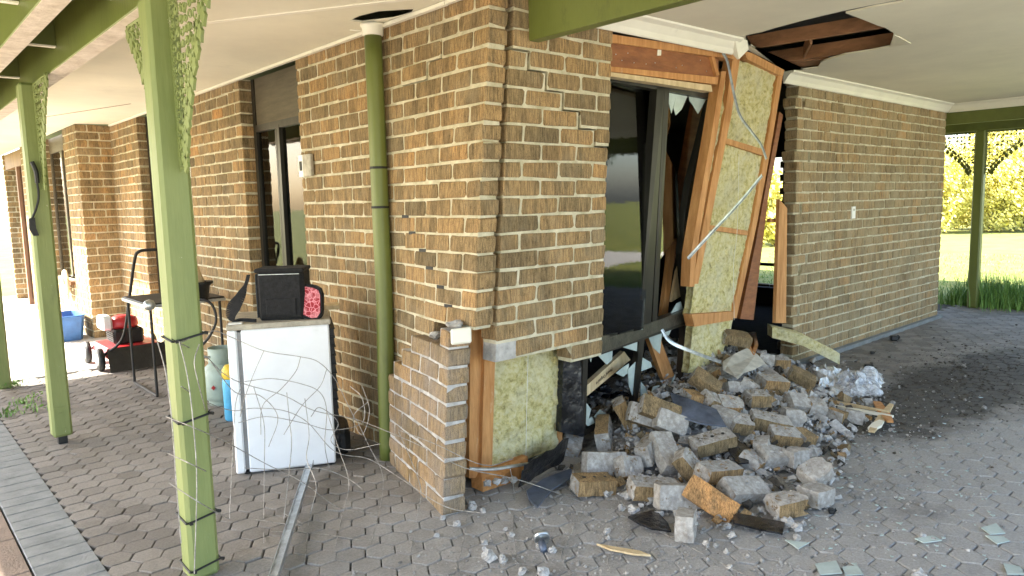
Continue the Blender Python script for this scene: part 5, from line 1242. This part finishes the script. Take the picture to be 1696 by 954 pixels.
for i, px in enumerate((1530,1585,1640,1695,1755,1820)):
    p = at(px, 330, d=DST+(i % 2)*2); bush(p.x, p.y, 3.0+.45*(i % 3), 2.1, 'leaf_y', ['','','','','',''][i] or ['yellow leafed bush half hidden by the far wall end','yellow leafed bush left of the right green post','yellow leafed bush right behind the right green post','yellow leafed bush at the right picture edge','yellow leafed bush beyond the right picture edge','outermost yellow leafed bush'][i], n=12000, s=.08, seed=i+3, group='yellow bushes across the lawn')
def baretree(x, y, h, seed, label, leaves=0):
    rnd = random.Random(seed); t = thing('bare_tree', label, 'tree', (x,y,-.06)); b = MB(); tips = []
    def br(p, d, l, r_, k):
        q = p+d*l; m_ = p.lerp(q,.5)+Vector((rnd.gauss(0,1),rnd.gauss(0,1),rnd.gauss(0,.5)))*l*.07
        b.tube([p,m_,q], [r_,r_*.85,r_*.7], 6 if k > 2 else 4, cap=False)
        if k == 0: tips.append(q); return
        for i in range(rnd.choice((2,3,3))):
            e = (d+Vector((rnd.gauss(0,.5),rnd.gauss(0,.5),rnd.gauss(.08,.35)))).normalized(); br(q, e, l*rnd.uniform(.62,.85), r_*.62, k-1)
    br(Vector((x,y,-.06)), Vector((0,0,1)), h*.28, h*.03, 5); b.build('trunk', M['bark'], t)
    if leaves:
        c = MB()
        for q in tips: leafball(c, q, .35, .3, leaves, .07, rnd)
        c.build('crown', M['leaf_d'], t)
    return t
baretree(-9, 12, 7, 4, 'bare branched tree reflected in the tall side window'); baretree(-13, 17, 8, 6, 'bare tree behind the first, beyond the path')
def unseen_dark_tree(x, y, h, w_, seed, label):  # out-of-view trees added to darken the corner window's reflection
    rnd = random.Random(seed); t = thing('shade_tree', label, 'tree', (x,y,-.06)); tb = MB()
    tb.tube([(x,y,-.06),(x+.1,y,h*.3),(x-.1,y+.1,h*.55)], [.22,.2,.18,.16], 8)
    for i in range(7): a = rnd.uniform(0,6.28); tb.tube([(x,y,h*.32),(x+math.cos(a)*w_*.4,y+math.sin(a)*w_*.4,h*.5),(x+math.cos(a)*w_*.8,y+math.sin(a)*w_*.8,h*.68)], [.1,.08,.05,.03], 6)
    tb.build('trunk', M['bark'], t); b = MB()
    for i in range(9): a = rnd.uniform(0,6.28); q = rnd.uniform(0,.7)*w_; leafball(b, Vector((x+math.cos(a)*q,y+math.sin(a)*q,h*rnd.uniform(.55,.8))), w_*.5, h*.22, 900, .17, rnd)
    b.build('crown', M['leaf_d'], t)
for i, (x, y) in enumerate(((11,-9),(15,-12.5),(19.5,-11),(22,-16),(17,-17),(26,-13))):
    unseen_dark_tree(x, y, 6.5+.4*(i % 3), 2.9, 50+i, ['nearest dark shade tree beyond the driveway','shade tree second from the driveway','shade tree farthest to the right of the driveway row','shade tree at the back right corner','shade tree behind the second one','outermost shade tree on the lawn'][i])

bush(-10, 16, 2.5, 2.6, 'leaf_d', 'dark hedge bush beyond the side path', n=5000, s=.14, seed=41); bush(3, -19, 3, 3.2, 'leaf_d', 'wide dark bush behind the camera', n=5000, s=.16, seed=42)
p = at(1285,360,d=22); bush(p.x, p.y, 2.2, 2.0, 'leaf_y', 'yellow green bush seen through the gap in the house', n=4000, s=.12, seed=43)
def blades(b, cx, cy, n, h, sp, rnd, w_=.005, z0=-.05):
    for i in range(n):
        x, y = cx+rnd.gauss(0,sp), cy+rnd.gauss(0,sp); a = rnd.uniform(0,6.28); l = h*rnd.uniform(.45,1.1); ln = rnd.uniform(.1,.55)*l
        d = Vector((math.cos(a), math.sin(a), 0)); s = Vector((-d.y,d.x,0))*w_*rnd.uniform(.6,1.4); p = Vector((x,y,z0)); pts = [p+d*ln*t*t+Vector((0,0,l*(t-.28*t*t*ln/l*1.5))) for t in (0,.35,.7,1)]
        b.add([pts[0]-s,pts[0]+s,pts[1]-s*.9,pts[1]+s*.9,pts[2]-s*.6,pts[2]+s*.6,pts[3]], [(0,1,3,2),(2,3,5,4),(4,5,6)])
rg = random.Random(77)
for i, (px, py, n, h, sp) in enumerate(((1575,508,420,.30,.13),(1625,512,900,.50,.20),(1660,516,700,.42,.22),(1695,522,600,.30,.25))):
    p = at(px, py, z=0); p.x = max(p.x, 8.32); t = MB(); blades(t, p.x+.1, p.y, n, h, sp, rg)
    tag(t.build('grass_clump', M['grass']), ['low grass clump left of the right green post','tallest grass clump right beside the right green post','second tall grass clump, arching to the right','low leafy clump at the right picture edge'][i], 'grass clump', 'tall grass at the paving edge')
b = MB()
for i in range(9000):
    x = 8.3+rg.random()**1.6*9; y = rg.uniform(-5.0,3.5)+(x-8.3)*.5; blades(b, x, y, 1, .055, .02, rg, .006)
tag(b.build('short_grass', M['grass']), 'short green grass along the edge of the paving', 'grass', kind='stuff')
for i, (px, py, n) in enumerate(((38,668,45),(8,688,36),(60,680,20),(18,640,50))):
    p = at(px, py, z=0); t = MB(); blades(t, p.x, p.y, n, .06, .05, rg, .004, 0)
    for k in range(n//3): q = p+Vector((rg.gauss(0,.08),rg.gauss(0,.08),rg.uniform(.01,.06))); leafball(t, q, .02, .02, 4, .014, rg)
    tag(t.build('weed', M['grass']), ['green weed between the pavers left of the second post','small weed at the end of the grey edge strip','tiny weed close to the second post','weed in the sun by the third green post'][i], 'weed', 'weeds by the side path')
